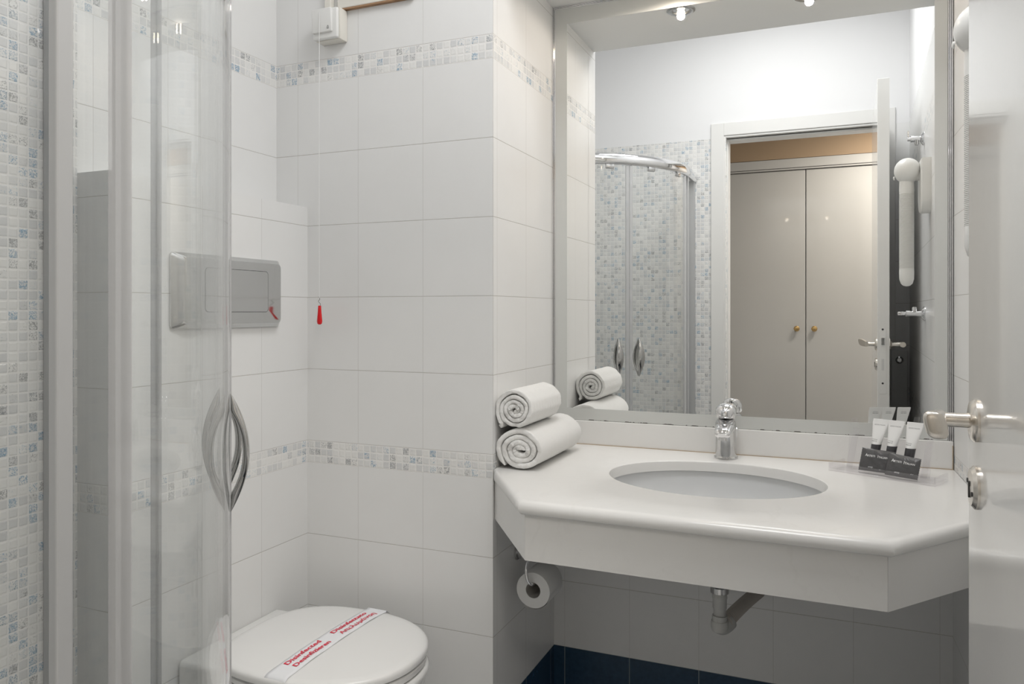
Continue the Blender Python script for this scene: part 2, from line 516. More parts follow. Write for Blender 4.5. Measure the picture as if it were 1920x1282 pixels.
# corridor beyond the doorway
struct(fin('wall_corridor', B(-1.62, -1.58, -1.42, 0.21, 0, 2.46), MT['plaster']))
struct(fin('wall_corridor', B(1.38, 1.42, -1.42, 0.21, 0, 2.46), MT['plaster']))
struct(fin('wall_corridor', B(xr(Y0) + 0.11, 1.40, 0.17, 0.21, 0, 2.46), MT['plaster']))
struct(fin('wall_corridor', B(-1.6, 1.4, -1.42, -1.40, 0, 2.46), MT['tan']))
struct(fin('wall_corridor', B(-1.6, 1.4, -0.812, -0.80, 2.232, 2.46), MT['tan']))

# door frame: stepped architrave and lining
def frame_bm(x0, x1, ztop, wdt, y0, y1, bev=0.003):
    bm = bmesh.new()
    box(bm, x0 - wdt, x0, y0, y1, 0, ztop + wdt, bev)
    box(bm, x1, x1 + wdt, y0, y1, 0, ztop + wdt, bev)
    box(bm, x0 - 0.001, x1 + 0.001, y0, y1, ztop, ztop + wdt, bev)
    return bm
fr = fin('trim_2', frame_bm(-0.527, 0.203, 2.160, 0.066, Y0, Y0 + 0.010), MT['frame_paint']); struct(fr)
struct(fin('trim_3', frame_bm(-0.519, 0.196, 2.150, 0.010, Y0 - 0.02, Y0 + 0.004, 0.002), MT['frame_paint']))
struct(fin('trim_4', frame_bm(-0.510, 0.188, 2.140, 0.009, Y0 - 0.12, Y0 - 0.035, 0.002), MT['frame_paint']))

# ------------------------------------------------------------------ the open door leaf
door = fin('door_1', None or B(0, 0.043, 0, 0.755, 0.008, 2.160, 0.002), MT['paint']); struct(door)
door.location = (0.1665, 0.350, 0)
door.rotation_euler = (0, 0, math.atan2(0.1665 - 0.1545, 0.755))
def dpt(y): return 0.0          # leaf face in the leaf's own frame is x = 0
HY, HZ = 0.700, 1.121
bm = bmesh.new()
lathe(bm, [(0.0255, 0.0), (0.0255, 0.003), (0.022, 0.007), (0.012, 0.009)], (0, HY, HZ), (-1, 0, 0), 40)
o = fin('handle_rosette', bm, MT['nickel'], door, True)
bm = bmesh.new()
lathe(bm, [(0.0090, 0.006), (0.0085, 0.020), (0.0085, 0.036), (0.0075, 0.040)], (0, HY, HZ), (-1, 0, 0), 28)
fin('handle_neck', bm, MT['nickel'], door, True)
# lever blade: runs back towards the hinge and curls away from the door
bm = bmesh.new()
rings = []
for t in [i / 14 for i in range(15)] + [1.02, 1.035, 1.042]:
    tt = min(t, 1.0)
    y = HY + 0.010 - 0.100 * t
    x = -0.037 - 0.017 * tt
    q = 1.0 if t <= 1.0 else {1.02: 0.93, 1.035: 0.78, 1.042: 0.5}[t]
    hz = (0.0100 + 0.0050 * math.sin(tt * PI * 0.5)) * q
    th = (0.0062 + 0.0052 * tt) * q
    dz = 0.004 * tt
    ring = []
    for k in range(24):
        a = 2 * PI * k / 24
        c, s = math.cos(a), math.sin(a)
        zz = hz * math.copysign(abs(s) ** 0.6, s)
        ring.append(Vector((x + th * math.copysign(abs(c) ** 0.7, c) - 0.22 * zz * tt, y, HZ + dz + zz)))
    rings.append(ring)
ring_loft(bm, rings)
fin('handle_lever', bm, MT['nickel'], door, True)
bm = bmesh.new()
lathe(bm, [(0.0255, 0.0), (0.0255, 0.003), (0.021, 0.007), (0.004, 0.008)], (0, HY, HZ - 0.079), (-1, 0, 0), 40)
esc = fin('keyhole_plate', bm, MT['nickel'], door, True)
bm = bmesh.new()
lathe(bm, [(0.0035, 0.0), (0.0035, 0.0012)], (-0.0078, HY, HZ - 0.075), (-1, 0, 0), 16)
box(bm, -0.0090, -0.0075, HY - 0.0018, HY + 0.0018, HZ - 0.091, HZ - 0.075)
fin('keyhole', bm, MT['dark'], esc)
for dy in (-0.014, 0.014):
    bm = bmesh.new(); lathe(bm, [(0.0028, 0.0), (0.0028, 0.0015)], (-0.0068, HY + dy, HZ - 0.079 + dy * 0.4), (-1, 0, 0), 14)
    fin('screw', bm, MT['dark'], esc)
# far side of the leaf: rosette and lever
bm = bmesh.new()
lathe(bm, [(0.0255, 0.0), (0.0255, 0.004), (0.012, 0.008), (0.009, 0.012), (0.009, 0.05), (0.011, 0.055)], (0.043, HY, HZ), (1, 0, 0), 32)
fin('outer_handle_neck', bm, MT['nickel'], door, True)
bm = bmesh.new(); tube(bm, [(0.092, HY + 0.012, HZ), (0.094, HY - 0.03, HZ), (0.090, HY - 0.10, HZ)], [0.011, 0.009, 0.010])
fin('outer_handle_lever', bm, MT['nickel'], door, True)
# lock hardware on the free edge
bm = bmesh.new(); box(bm, 0.008, 0.031, 0.7545, 0.7565, 0.93, 1.18, 0.0005)
lock = fin('lock_plate', bm, MT['frame_paint'], door)
bm = bmesh.new(); box(bm, 0.013, 0.026, 0.756, 0.764, HZ + 0.0, HZ + 0.028, 0.002)
fin('latch', bm, MT['chrome_worn'], lock)
bm = bmesh.new(); box(bm, 0.015, 0.024, 0.7562, 0.7572, HZ - 0.10, HZ - 0.055)
fin('bolt_slot', bm, MT['radiator'], lock)
for z in (HZ + 0.06, HZ - 0.15):
    bm = bmesh.new(); lathe(bm, [(0.004, 0), (0.004, 0.0012)], (0.019, 0.7563, z), (0, 1, 0), 12)
    fin('screw', bm, MT['dark'], lock)

# ------------------------------------------------------------------ closet in the corridor
closet = empty('closet', (-0.18, -1.1, 0), 'tall built-in closet with two glossy grey doors seen through the doorway in the mirror', 'closet')
def P(name, bm, mat, root, smooth=False, sharp=None):
    """a part whose mesh is written in world coordinates, parented to a root that may be moved"""
    bpy.context.view_layer.update()
    o = fin(name, bm, mat, None, smooth, sharp)
    o.parent = root
    o.matrix_parent_inverse = root.matrix_world.inverted()
    return o
bm = bmesh.new()
box(bm, -1.30, -0.98, -1.38, -0.82, 0, 2.228); box(bm, 0.64, 1.0, -1.38, -0.82, 0, 2.228)
box(bm, -0.98, 0.64, -1.38, -0.845, 0, 2.228)
P('body', bm, MT['closet'], closet)
bm = bmesh.new()
box(bm, -1.30, 1.0, -0.845, -0.800, 2.172, 2.230, 0.003); box(bm, -1.30, 1.0, -0.845, -0.806, 2.160, 2.170, 0.002)
P('cornice', bm, MT['closet'], closet)
for x0, x1, kx in ((-0.98, -0.1715, -0.222), (-0.1665, 0.64, -0.117)):
    d = P('door', B(x0, x1, -0.842, -0.820, 0.06, 2.158, 0.003), MT['closet'], closet)
    bm = bmesh.new()
    lathe(bm, [(0.006, 0), (0.006, 0.010), (0.016, 0.016), (0.018, 0.022), (0.013, 0.028), (0.002, 0.030)], (kx, -0.820, 1.142), (0, 1, 0), 20)
    bpy.context.view_layer.update()
    kb = fin('knob', bm, MT['brass'], None, True)
    kb.parent = d; kb.matrix_parent_inverse = d.matrix_world.inverted()

# ------------------------------------------------------------------ radiator behind the door
rad = empty('radiator', (0.30, 0.40, 0.15), 'white panel radiator behind the open door with a round end plug', 'radiator')
P('panel', B(0.246, 0.316, 0.352, 0.400, 0.15, 1.070, 0.004), MT['radiator'], rad)
bm = bmesh.new(); lathe(bm, [(0.017, 0), (0.017, 0.006), (0.010, 0.010), (0.009, 0.004)], (0.281, 0.400, 1.024), (0, 1, 0), 24)
P('end_plug', bm, MT['chrome_worn'], rad, True)
bm = bmesh.new(); tube(bm, [(0.281, 0.38, 0.16), (0.281, 0.38, 0.0)], 0.008)
P('pipe', bm, MT['grey_plastic'], rad, True)

# ------------------------------------------------------------------ wall mirror
mir = empty('wall_mirror', (-0.26, YM, 0.925), 'large wall mirror with frosted border and slim metal frame above the basin', 'mirror')
MX0, MX1, MZ0, MZ1 = -0.786, 0.264, 0.925, 2.172
my = YM - 0.010
P('glass', B(MX0, MX1, my, YM - 0.001, MZ0, MZ1), MT['mirror'], mir)
bm = bmesh.new(); q = my - 0.0006
ix0, ix1, iz0, iz1 = -0.748, 0.2345, 0.9596, 2.123
for a in ((MX0, ix0, MZ0, MZ1), (ix1, MX1, MZ0, MZ1), (ix0, ix1, MZ0, iz0), (ix0, ix1, iz1, MZ1)):
    box(bm, a[0], a[1], q, my - 0.00005, a[2], a[3])
P('frosted_border', bm, MT['border'], mir)
bm = bmesh.new()
for k in range(3):
    o1 = k * 0.0028
    box(bm, XP + 0.0008 + o1, XP + 0.0032 + o1, YM - 0.018 + k * 0.002, YM - 0.001, MZ0, 2.176, 0.0006)
    box(bm, MX1 + o1 * 1.3 + 0.0005, MX1 + o1 * 1.3 + 0.0034, YM - 0.014 - k * 0.002, YM - 0.001, MZ0, 2.176, 0.0006)
    box(bm, XP + 0.004, MX1 + 0.008, YM - 0.018 + k * 0.002, YM - 0.001, 2.1765 - o1 - 0.0025, 2.1765 - o1, 0.0006)
P('frame', bm, MT['chrome'], mir)

# ------------------------------------------------------------------ vanity counter with basin
ZCN = 0.854
van = empty('vanity_counter', (-0.26, 1.9, ZCN), 'white marble vanity counter with chamfered corners and oval basin under the mirror', 'vanity')
def pl_off(o):   # plan outline of the front, pushed out by o
    return [(XP + 0.001, 1.772 - o * 0.6), (-0.600 - o * 0.45, 1.498 - o), (0.086 + o * 0.45, 1.484 - o), (xr(1.72) - 0.001, 1.745 - o * 0.8)]
SB = (-0.265, 1.876); SA, SBb = 0.251, 0.198
N = 96
def outline_at(o):
    """outer outline resampled to N points by angle round the basin centre"""
    pts = pl_off(o)
    poly = [(XP + 0.001, YM - 0.001)] + pts + [(xr(YM) - 0.001, YM - 0.001)]
    res = []
    for k in range(N):
        a = angs[k]
        d = (math.cos(a), math.sin(a)); best = None
        for i in range(len(poly)):
            x1, y1 = poly[i]; x2, y2 = poly[(i + 1) % len(poly)]
            ex, ey = x2 - x1, y2 - y1
            den = d[0] * ey - d[1] * ex
            if abs(den) < 1e-9: continue
            t = ((x1 - SB[0]) * ey - (y1 - SB[1]) * ex) / den
            s = ((x1 - SB[0]) * d[1] - (y1 - SB[1]) * d[0]) / den
            if t > 0 and -1e-6 <= s <= 1 + 1e-6 and (best is None or t < best): best = t
        res.append((SB[0] + d[0] * best, SB[1] + d[1] * best))
    return res
angs = [2 * PI * k / N - PI for k in range(N)]
for cx, cy in [(XP + 0.001, YM - 0.001)] + pl_off(0.012) + [(xr(YM) - 0.001, YM - 0.001)]:
    a = math.atan2(cy - SB[1], cx - SB[0])
    j = min(range(N), key=lambda i: abs(angs[i] - a)); angs[j] = a
prof = [(-0.002, 0.826), (0.010, 0.8265), (0.016, 0.831), (0.018, 0.838), (0.0165, 0.845), (0.012, 0.851), (0.004, ZCN - 0.0002), (-0.004, ZCN)]
rings = []
def ell(s, z): return [Vector((SB[0] + SA * s * math.cos(a), SB[1] + SBb * s * math.sin(a), z)) for a in angs]
# ellipse by true direction angle
def ell(s, z):
    out = []
    for a in angs:
        c, sn = math.cos(a), math.sin(a)
        r = 1.0 / math.sqrt((c / (SA * s)) ** 2 + (sn / (SBb * s)) ** 2)
        out.append(Vector((SB[0] + r * c, SB[1] + r * sn, z)))
    return out
rings.append(ell(1.0, 0.828))
for o_, z in prof:
    rings.append([Vector((x, y, z)) for x, y in outline_at(o_)])
rings.append(ell(1.012, ZCN)); rings.append(ell(1.003, ZCN - 0.001)); rings.append(ell(1.0, ZCN - 0.004)); rings.append(ell(1.0, 0.828))
bm = bmesh.new(); ring_loft(bm, rings, False, False)
P('slab', bm, MT['marble'], van, True, 50)
# apron: three upright marble pieces
pa = pl_off(0.0); th = 0.02
def upright(bm, p, q, z0, z1, t=0.02):
    d = Vector((q[0] - p[0], q[1] - p[1], 0)).normalized(); n = Vector((-d.y, d.x, 0)) * t
    a = [Vector((p[0], p[1], z0)), Vector((q[0], q[1], z0)), Vector((q[0], q[1], z0)) + n, Vector((p[0], p[1], z0)) + n]
    ring_loft(bm, [a, [v + Vector((0, 0, z1 - z0)) for v in a]])
for p, q in zip(pa, pa[1:]):
    bm = bmesh.new()
    d = Vector((q[0] - p[0], q[1] - p[1])).normalized() * 0.0006
    upright(bm, (p[0] + d.x, p[1] + d.y), (q[0] - d.x, q[1] - d.y), 0.7275, 0.8262)
    P('apron', bm, MT['marble'], van)
P('backsplash', B(XP + 0.001, xr(YM) - 0.001, YM - 0.020, YM - 0.001, ZCN, 0.9245, 0.0015), MT['marble'], van)
bm = bmesh.new(); box(bm, XP + 0.001, xr(YM) - 0.002, YM - 0.0225, YM - 0.0195, ZCN, ZCN + 0.0018)
box(bm, xr(YM) - 0.0035, xr(YM) - 0.0015, YM - 0.022, YM - 0.019, ZCN, ZCN + 0.06)
P('sealant', bm, MT['caulk'], van)
bm = bmesh.new()
rings = [ell(1.06, 0.8275), ell(1.04, 0.8255)]
for t in [i / 10 for i in range(1, 11)]:
    s = 1.04 * math.cos(t * PI / 2 * 0.90) ** 0.62
    rings.append([v for v in ell(max(s, 0.08), 0.8255 - 0.135 * math.sin(t * PI / 2) ** 0.9)])
ring_loft(bm, rings, False, True)
bs = P('basin', bm, MT['basin'], van, True, 60)
bm = bmesh.new(); lathe(bm, [(0.030, 0), (0.028, 0.003), (0.010, 0.003)], (SB[0], SB[1], 0.6915), (0, 0, 1), 28)
P('drain', bm, MT['chrome'], van, True)

# ------------------------------------------------------------------ faucet
fx, fy = -0.271, 2.144
fau = empty('faucet', (fx, fy, ZCN), 'chrome single-lever faucet standing behind the oval basin', 'faucet')
bm = bmesh.new(); lathe(bm, [(0.0315, 0.0), (0.0315, 0.004), (0.0285, 0.007)], (fx, fy, ZCN), seg=36)
P('base_ring', bm, MT['chrome_worn'], fau, True)
bm = bmesh.new()
rings = []
for h, ry, rx, dy in ((0.006, 0.0285, 0.0285, 0), (0.03, 0.0278, 0.0278, 0), (0.055, 0.0275, 0.0270, -0.001), (0.074, 0.031, 0.0272, -0.004), (0.088, 0.036, 0.0275, -0.008), (0.098, 0.034, 0.0262, -0.008), (0.104, 0.026, 0.023, -0.003), (0.107, 0.021, 0.019, 0)):
    rings.append([Vector((fx + rx * math.cos(2 * PI * k / 36), fy + dy + ry * math.sin(2 * PI * k / 36), ZCN + h)) for k in range(36)])
ring_loft(bm, rings)
P('body', bm, MT['chrome_worn'], fau, True)
bm = bmesh.new(); rings = []
for t in [i / 10 for i in range(11)]:
    y = fy - 0.015 - 0.066 * t; zc = ZCN + 0.086 - 0.010 * t - 0.004 * t * t
    rx = 0.0265 - 0.006 * t; rz = 0.017 - 0.006 * t
    if t > 0.85: rx *= 0.90 if t < 0.95 else 0.55; rz *= 0.88 if t < 0.95 else 0.45
    rings.append([Vector((fx + rx * math.copysign(abs(math.cos(a)) ** 0.8, math.cos(a)), y, zc + rz * math.copysign(abs(math.sin(a)) ** 0.8, math.sin(a)))) for a in [2 * PI * k / 24 for k in range(24)]])
ring_loft(bm, rings)
P('spout', bm, MT['chrome'], fau, True)
bm = bmesh.new(); lathe(bm, [(0.0115, 0), (0.0115, 0.012)], (fx, fy - 0.068, ZCN + 0.058), (0, 0.0, 1), 24)
P('aerator', bm, MT['chrome_worn'], fau, True)
bm = bmesh.new(); rings = []
for h, rx, ry, dy in ((0.106, 0.018, 0.018, 0), (0.1095, 0.0255, 0.0265, -0.002), (0.114, 0.0272, 0.0295, -0.004), (0.126, 0.0275, 0.0300, -0.004), (0.134, 0.0262, 0.029, -0.002), (0.142, 0.021, 0.024, 0.003), (0.147, 0.013, 0.016, 0.007), (0.1488, 0.004, 0.006, 0.009)):
    rings.append([Vector((fx + rx * math.cos(2 * PI * k / 32), fy + dy + ry * math.sin(2 * PI * k / 32), ZCN + h)) for k in range(32)])
ring_loft(bm, rings)
lv = P('lever_cap', bm, MT['chrome'], fau, True)
bm = bmesh.new(); lathe(bm, [(0.0036, 0), (0.0036, 0.002), (0.002, 0.003)], (fx, fy - 0.0335, ZCN + 0.121), (0, -1, 0), 16)
P('indicator', bm, MT['plastic'], fau, True)
bm = bmesh.new(); tube(bm, smooth_path([(fx + 0.012, fy + 0.028, ZCN + 0.006), (fx + 0.022, fy + 0.034, ZCN + 0.05), (fx + 0.024, fy + 0.030, ZCN + 0.072)], 5), 0.0022, 8)
lathe(bm, [(0.001, 0), (0.005, 0.002), (0.005, 0.006), (0.001, 0.009)], (fx + 0.024, fy + 0.030, ZCN + 0.070), seg=14)
P('pull_rod', bm, MT['chrome'], fau, True)

# ------------------------------------------------------------------ rolled towels
def towel_roll(name, label, cx, cz, y0, y1, rx, rz, turns, thick, ribs, ph, tail):
    root = empty(name, (cx, (y0 + y1) / 2, cz - rz), label, 'towel', 'rolled towels on the counter')
    bm = bmesh.new()
    n = int(turns * 54)
    path = []
    rr0 = thick * 0.45
    for i in range(n + 1):
        t = i / n
        a = ph + t * turns * 2 * PI
        r = (rr0 + (1 - rr0 / 1.0) * 0 ) + (1.0) * 0
        f = rr0 / ((rx + rz) / 2) + (1 - rr0 / ((rx + rz) / 2) - thick * 0.5 / ((rx + rz) / 2)) * t
        wob = 1 + 0.03 * math.sin(a * 2.3 + 1) * (1 - t) + 0.012 * math.sin(a * 5.1)
        # inner turns are squashed a little, like a folded core
        path.append((cx + rx * f * wob * math.cos(a), cz + rz * f * wob * math.sin(a) * (1 - 0.22 * (1 - t))))
    # tail lies down on what is below
    if tail:
        ex, ez = path[-1]
        px, pz = path[-6]
        for k in range(1, 9):
            path.append((ex + (-tail[0]) * k / 8, ez + (tail[1] - ez + cz) * 0 + tail[1] * (k / 8) ** 1.2))
    m = len(path)
    nor = []
    for i in range(m):
        a = path[max(0, i - 1)]; b = path[min(m - 1, i + 1)]
        dx, dz = b[0] - a[0], b[1] - a[1]; L = math.hypot(dx, dz) or 1
        nor.append((dz / L, -dx / L))
    L = y1 - y0
    st = [0.0, 0.0015, 0.005, 0.010] + [0.010 + (L - 0.020) * k / 60 for k in range(1, 60)] + [L - 0.010, L - 0.005, L - 0.0015, L]
    rows = []
    for s in st:
        e = min(s, L - s)
        k = 0.62 if e <= 0 else (0.84 if e < 0.002 else (0.96 if e < 0.007 else 1.0))
        row = []
        for i, (x, z) in enumerate(path):
            h = thick * 0.47 * k
            h *= 1.0 + 0.05 * math.sin(i * 0.23 + s * 30)
            h2 = h
            if ribs and i > m - 66:
                h2 = h * (1 + 0.16 * math.sin(i * 1.26)) + (0.0007 * math.sin(s * 330) if (i // 5) % 2 else 0)
            taper = 1.0 if i < m - 3 else (m - i) / 4.0
            jy = 0.0022 * math.sin(i * 0.33 + ph) + 0.0016 * random.uniform(-1, 1) if e < 0.008 else 0
            dr = random.uniform(-0.00042, 0.00042)
            nx, nz = nor[i]
            row.append((Vector((x + nx * (h2 + dr) * taper, y0 + s + jy, z + nz * (h2 + dr) * taper)), Vector((x - nx * h * taper, y0 + s + jy, z - nz * h * taper))))
        rows.append(row)
    V = [[(bm.verts.new(a), bm.verts.new(b)) for a, b in row] for row in rows]
    for j in range(len(V) - 1):
        for i in range(m - 1):
            bm.faces.new((V[j][i][0], V[j][i + 1][0], V[j + 1][i + 1][0], V[j + 1][i][0]))
            bm.faces.new((V[j][i][1], V[j + 1][i][1], V[j + 1][i + 1][1], V[j][i + 1][1]))
        bm.faces.new((V[j][0][0], V[j + 1][0][0], V[j + 1][0][1], V[j][0][1]))
        bm.faces.new((V[j][m - 1][0], V[j][m - 1][1], V[j + 1][m - 1][1], V[j + 1][m - 1][0]))
    for j in (0, len(V) - 1):
        for i in range(m - 1):
            bm.faces.new((V[j][i][0], V[j][i][1], V[j][i + 1][1], V[j][i + 1][0]))
    return P('rolled_cloth', bm, MT['towel'], root, True, 80)
towel_roll('rolled_towel', 'larger plain white towel roll lying on the counter beneath the ribbed one', -0.7250, ZCN + 0.0492, 1.776, 2.100, 0.0690, 0.0600, 3.6, 0.0150, False, math.radians(228 - 3.6 * 360), None)
towel_roll('rolled_towel', 'smaller ribbed white towel roll resting on top of the larger roll', -0.7380, ZCN + 0.1500, 1.773, 1.995, 0.0545, 0.0565, 3.9, 0.0116, True, math.radians(222 - 3.9 * 360), (0.002, -0.013))

# ------------------------------------------------------------------ amenity tray with tubes and soaps
OT = Vector((-0.014, 2.068, ZCN)); UT = Vector((0.909, -0.415, 0)).normalized(); VT = Vector((0.415, 0.909, 0)).normalized()
def tl(u, v, z): return OT + UT * u + VT * v + Vector((0, 0, z))
MTX = Matrix(((UT.x, VT.x, 0, OT.x), (UT.y, VT.y, 0, OT.y), (0, 0, 1, OT.z), (0, 0, 0, 1)))
tray = empty('acrylic_tray', tl(0.12, 0.04, 0), 'clear acrylic amenity stand on the counter right of the faucet', 'tray')
P('base', B(0.0, 0.246, 0.0, 0.085, 0.0005, 0.006, 0.001, mtx=MTX), MT['acrylic'], tray)
bm = bmesh.new()
box(bm, 0, 0.246, 0.0, 0.004, 0.006, 0.021, 0.001, mtx=MTX)
P('front_lip', bm, MT['acrylic'], tray)
for u in (0, 0.242):
    P('side_lip', B(u, u + 0.004, 0.0042, 0.085, 0.006, 0.021, 0.001, mtx=MTX), MT['acrylic'], tray)
bm = bmesh.new()
def slope(u0, u1, z0, z1, v0, v1, t=0.004, top_shift=0.0):
    a = [(u0, v0, z0), (u1, v0, z0), (u1, v0 + t, z0), (u0, v0 + t, z0)]
    b = [(u0 + top_shift, v1, z1), (u1 + top_shift, v1, z1), (u1 + top_shift, v1 + t, z1), (u0 + top_shift, v1 + t, z1)]
    return [tl(*p) for p in a], [tl(*p) for p in b]
r0, r1 = slope(0.022, 0.215, 0.006, 0.088, 0.055, 0.072)
ring_loft(bm, [r0, r1])
P('back_plate', bm, MT['acrylic'], tray)
for u in (0.022, 0.196):
    bm = bmesh.new(); r0, r1 = slope(u, u + 0.014, 0.006, 0.106, 0.049, 0.067, 0.005, 0.012); ring_loft(bm, [r0, r1])
    P('upright', bm, MT['acrylic'], tray)
# tubes lean on the stand, caps down
for i, (u0, lab) in enumerate(((0.092, 'leftmost of the three small white tubes with black caps, nearest the faucet'), (0.129, 'middle of the three small white tubes with black caps'), (0.171, 'rightmost of the three small white tubes with black caps, nearest the door'))):
    root = empty('toiletry_tube', tl(u0, 0.05, 0.055), lab, 'tube', 'toiletry tubes on the acrylic stand')
    lean = 0.16; skew = 0.12
    def tp(u, w, h, u0=u0):   # u across, w depth, h along the tube
        return tl(u0 + u + skew * h, 0.040 + w + lean * h + 0.012, 0.050 + h)
    bm = bmesh.new()
    rings = [[tp(r * math.cos(a), r * math.sin(a), h) for a in [2 * PI * k / 28 for k in range(28)]] for r, h in ((0.0102, 0.0), (0.0112, 0.001), (0.0115, 0.0212), (0.0108, 0.0225))]
    ring_loft(bm, rings)
    P('cap', bm, MT['cap'], root, True)
    bm = bmesh.new(); rings = []
    for h in (0.0225, 0.026, 0.034, 0.048, 0.062, 0.074, 0.0745, 0.083):
        t = (h - 0.0225) / (0.074 - 0.0225); t = min(t, 1)
        ru = 0.0112 + (0.0185 - 0.0112) * t; rw = 0.0112 * (1 - t) + 0.0009 * t
        rings.append([tp(ru * math.cos(a), rw * math.sin(a), h) for a in [2 * PI * k / 28 for k in range(28)]])
    ring_loft(bm, rings)
    tb = P('tube_body', bm, MT['tube'], root, True)
    def onf(x, y, tp=tp):
        h = y; t = min(max((h - 0.0225) / 0.0515, 0), 1)
        ru = 0.0112 + 0.0073 * t; rw = 0.0112 * (1 - t) + 0.0009 * t
        xx = min(abs(x) / ru, 0.99)
        return tp(x, -rw * math.sqrt(1 - xx * xx) - 0.0003, h)
    bpy.context.view_layer.update()
    lettering('lettering', [('ARTISTI ITALIAN', 0.0034, 0, 0.069, 'CENTER', 0), ('conditioning', 0.0026, -0.010, 0.0345, 'LEFT', 0), ('shower gel', 0.0028, -0.010, 0.0305, 'LEFT', 0.00005)], onf, MT['grey_ink'], root)
    def onb(x, y, tp=tp):
        h = y; t = min(max((h - 0.0225) / 0.0515, 0), 1)
        rw = 0.0112 * (1 - t) + 0.0009 * t
        return tp(-x, rw + 0.0003, h)
    lettering('lettering', [('moisturising', 0.0030, 0, 0.071, 'CENTER', 0), ('body lotion', 0.0034, 0, 0.067, 'CENTER', 0.00005)], onb, MT['grey_ink'], root)
# two foil sachets of soap
def sachet(label, u0, u1, z00, z01, z10, z11, v, vt, zig_left, zig_right, seed):
    root = empty('soap_sachet', tl((u0 + u1) / 2, v, 0.006), label, 'soap packet', 'soap sachets on the acrylic stand')
    rnd = random.Random(seed)
    nu, nv = 34, 18
    def surf(s, t, side):
        zl, zh = z00 + (z10 - z00) * s, z01 + (z11 - z01) * s
        u = u0 + (u1 - u0) * s + 0.10 * ((zl + (zh - zl) * t) - 0.008)
        z = zl + (zh - zl) * t
        puff = max(0.0, (1 - abs(2 * s - 1) ** 5)) * max(0.0, 1 - abs(2 * t - 1) ** 4)
        wr = 0.0010 * math.sin(s * 17 + t * 9 + seed) * math.sin(t * 7 + seed * 2) * puff
        w = v + vt * t * 0.045 + side * (0.0006 + 0.0065 * puff) + wr
        return tl(u, w, z)
    bm = bmesh.new()
    G = {}
    for side in (-1, 1):
        for i in range(nu + 1):
            for j in range(nv + 1):
                s, t = i / nu, j / nv
                if (i == 0 and zig_left and j % 2) : s = 0.018
                if (i == nu and zig_right and j % 2): s = 1 - 0.018
                G[side, i, j] = bm.verts.new(surf(s, t, side))
        for i in range(nu):
            for j in range(nv):
                bm.faces.new((G[side, i, j], G[side, i + 1, j], G[side, i + 1, j + 1], G[side, i, j + 1]))
    for i in range(nu):
        for j in (0, nv): bm.faces.new((G[-1, i, j], G[-1, i + 1, j], G[1, i + 1, j], G[1, i, j]))
    for j in range(nv):
        for i in (0, nu): bm.faces.new((G[-1, i, j], G[-1, i, j + 1], G[1, i, j + 1], G[1, i, j]))
    P('wrapper', bm, MT['black'], root, True, 60)
    wdt = u1 - u0; hgt = z01 - z00
    def on(x, y):
        p = surf(0.5 + x / wdt, 0.5 + y / hgt, -1) - VT * 0.0006
        return p
    bpy.context.view_layer.update()
    lettering('lettering', [('A', 0.0095, -wdt * 0.30, hgt * 0.22, 'CENTER', 0.0001), ('RTISTI', 0.0064, -wdt * 0.265 , hgt * 0.205, 'LEFT', 0.0001), ('I', 0.0095, 0.0035, hgt * 0.215, 'CENTER', 0.0001), ('TALIAN', 0.0064, 0.0052, hgt * 0.20, 'LEFT', 0.0001), ('soap', 0.0062, -wdt * 0.12, -hgt * 0.28, 'CENTER', 0.0)], on, MT['white_ink'], root)
sachet('left of the two black soap sachets, overlapped by its neighbour', 0.061, 0.140, 0.008, 0.062, 0.009, 0.060, 0.030, 0.25, True, False, 3)
sachet('right of the two black soap sachets, leaning on the stand nearest the door', 0.129, 0.203, 0.0085, 0.060, 0.0065, 0.054, 0.017, 0.25, False, True, 8)

# ------------------------------------------------------------------ waste trap under the basin
trap = empty('waste_trap', (-0.251, 1.87, 0.49), 'grey plastic waste trap with ridged hose under the counter', 'pipe')
tx, ty = -0.251, 1.87
bm = bmesh.new(); lathe(bm, [(0.018, 0.690 - 0.0), (0.018, 0.600), (0.022, 0.598), (0.022, 0.585), (0.018, 0.583)], (tx, ty, 0), seg=28)
P('tailpiece', bm, MT['chrome_worn'], trap, True)
bm = bmesh.new(); lathe(bm, [(0.0165, 0.583), (0.0178, 0.576), (0.0178, 0.572), (0.0165, 0.570), (0.0165, 0.548), (0.0145, 0.545), (0.0145, 0.524)], (tx, ty, 0), seg=12)
P('connector', bm, MT['grey_plastic'], trap, True)
bm = bmesh.new(); tube(bm, smooth_path([(tx, ty, 0.530), (tx, ty, 0.512), (tx + 0.003, ty + 0.006, 0.500), (tx + 0.012, ty + 0.020, 0.500), (tx + 0.02, ty + 0.035, 0.505)], 6), [0.0175] * 25, 20)
lathe(bm, [(0.019, 0.518), (0.0205, 0.512), (0.0205, 0.503), (0.018, 0.494), (0.010, 0.489)], (tx, ty, 0), seg=24)
P('elbow', bm, MT['grey_plastic'], trap, True)
bm = bmesh.new(); pts, rads = [], []
A0, A1 = Vector((tx + 0.010, ty + 0.016, 0.507)), Vector((-0.192, YM - 0.004, 0.478))
nr = 130
for i in range(nr + 1):
    t = i / nr
    p = A0.lerp(A1, t); p.z += 0.004 * math.sin(t * PI)
    pts.append(p); rads.append(0.0155 + (0.0017 if i % 4 < 2 else -0.0006))
tube(bm, pts, rads, 20)
P('ridged_hose', bm, MT['ridged'], trap, True)

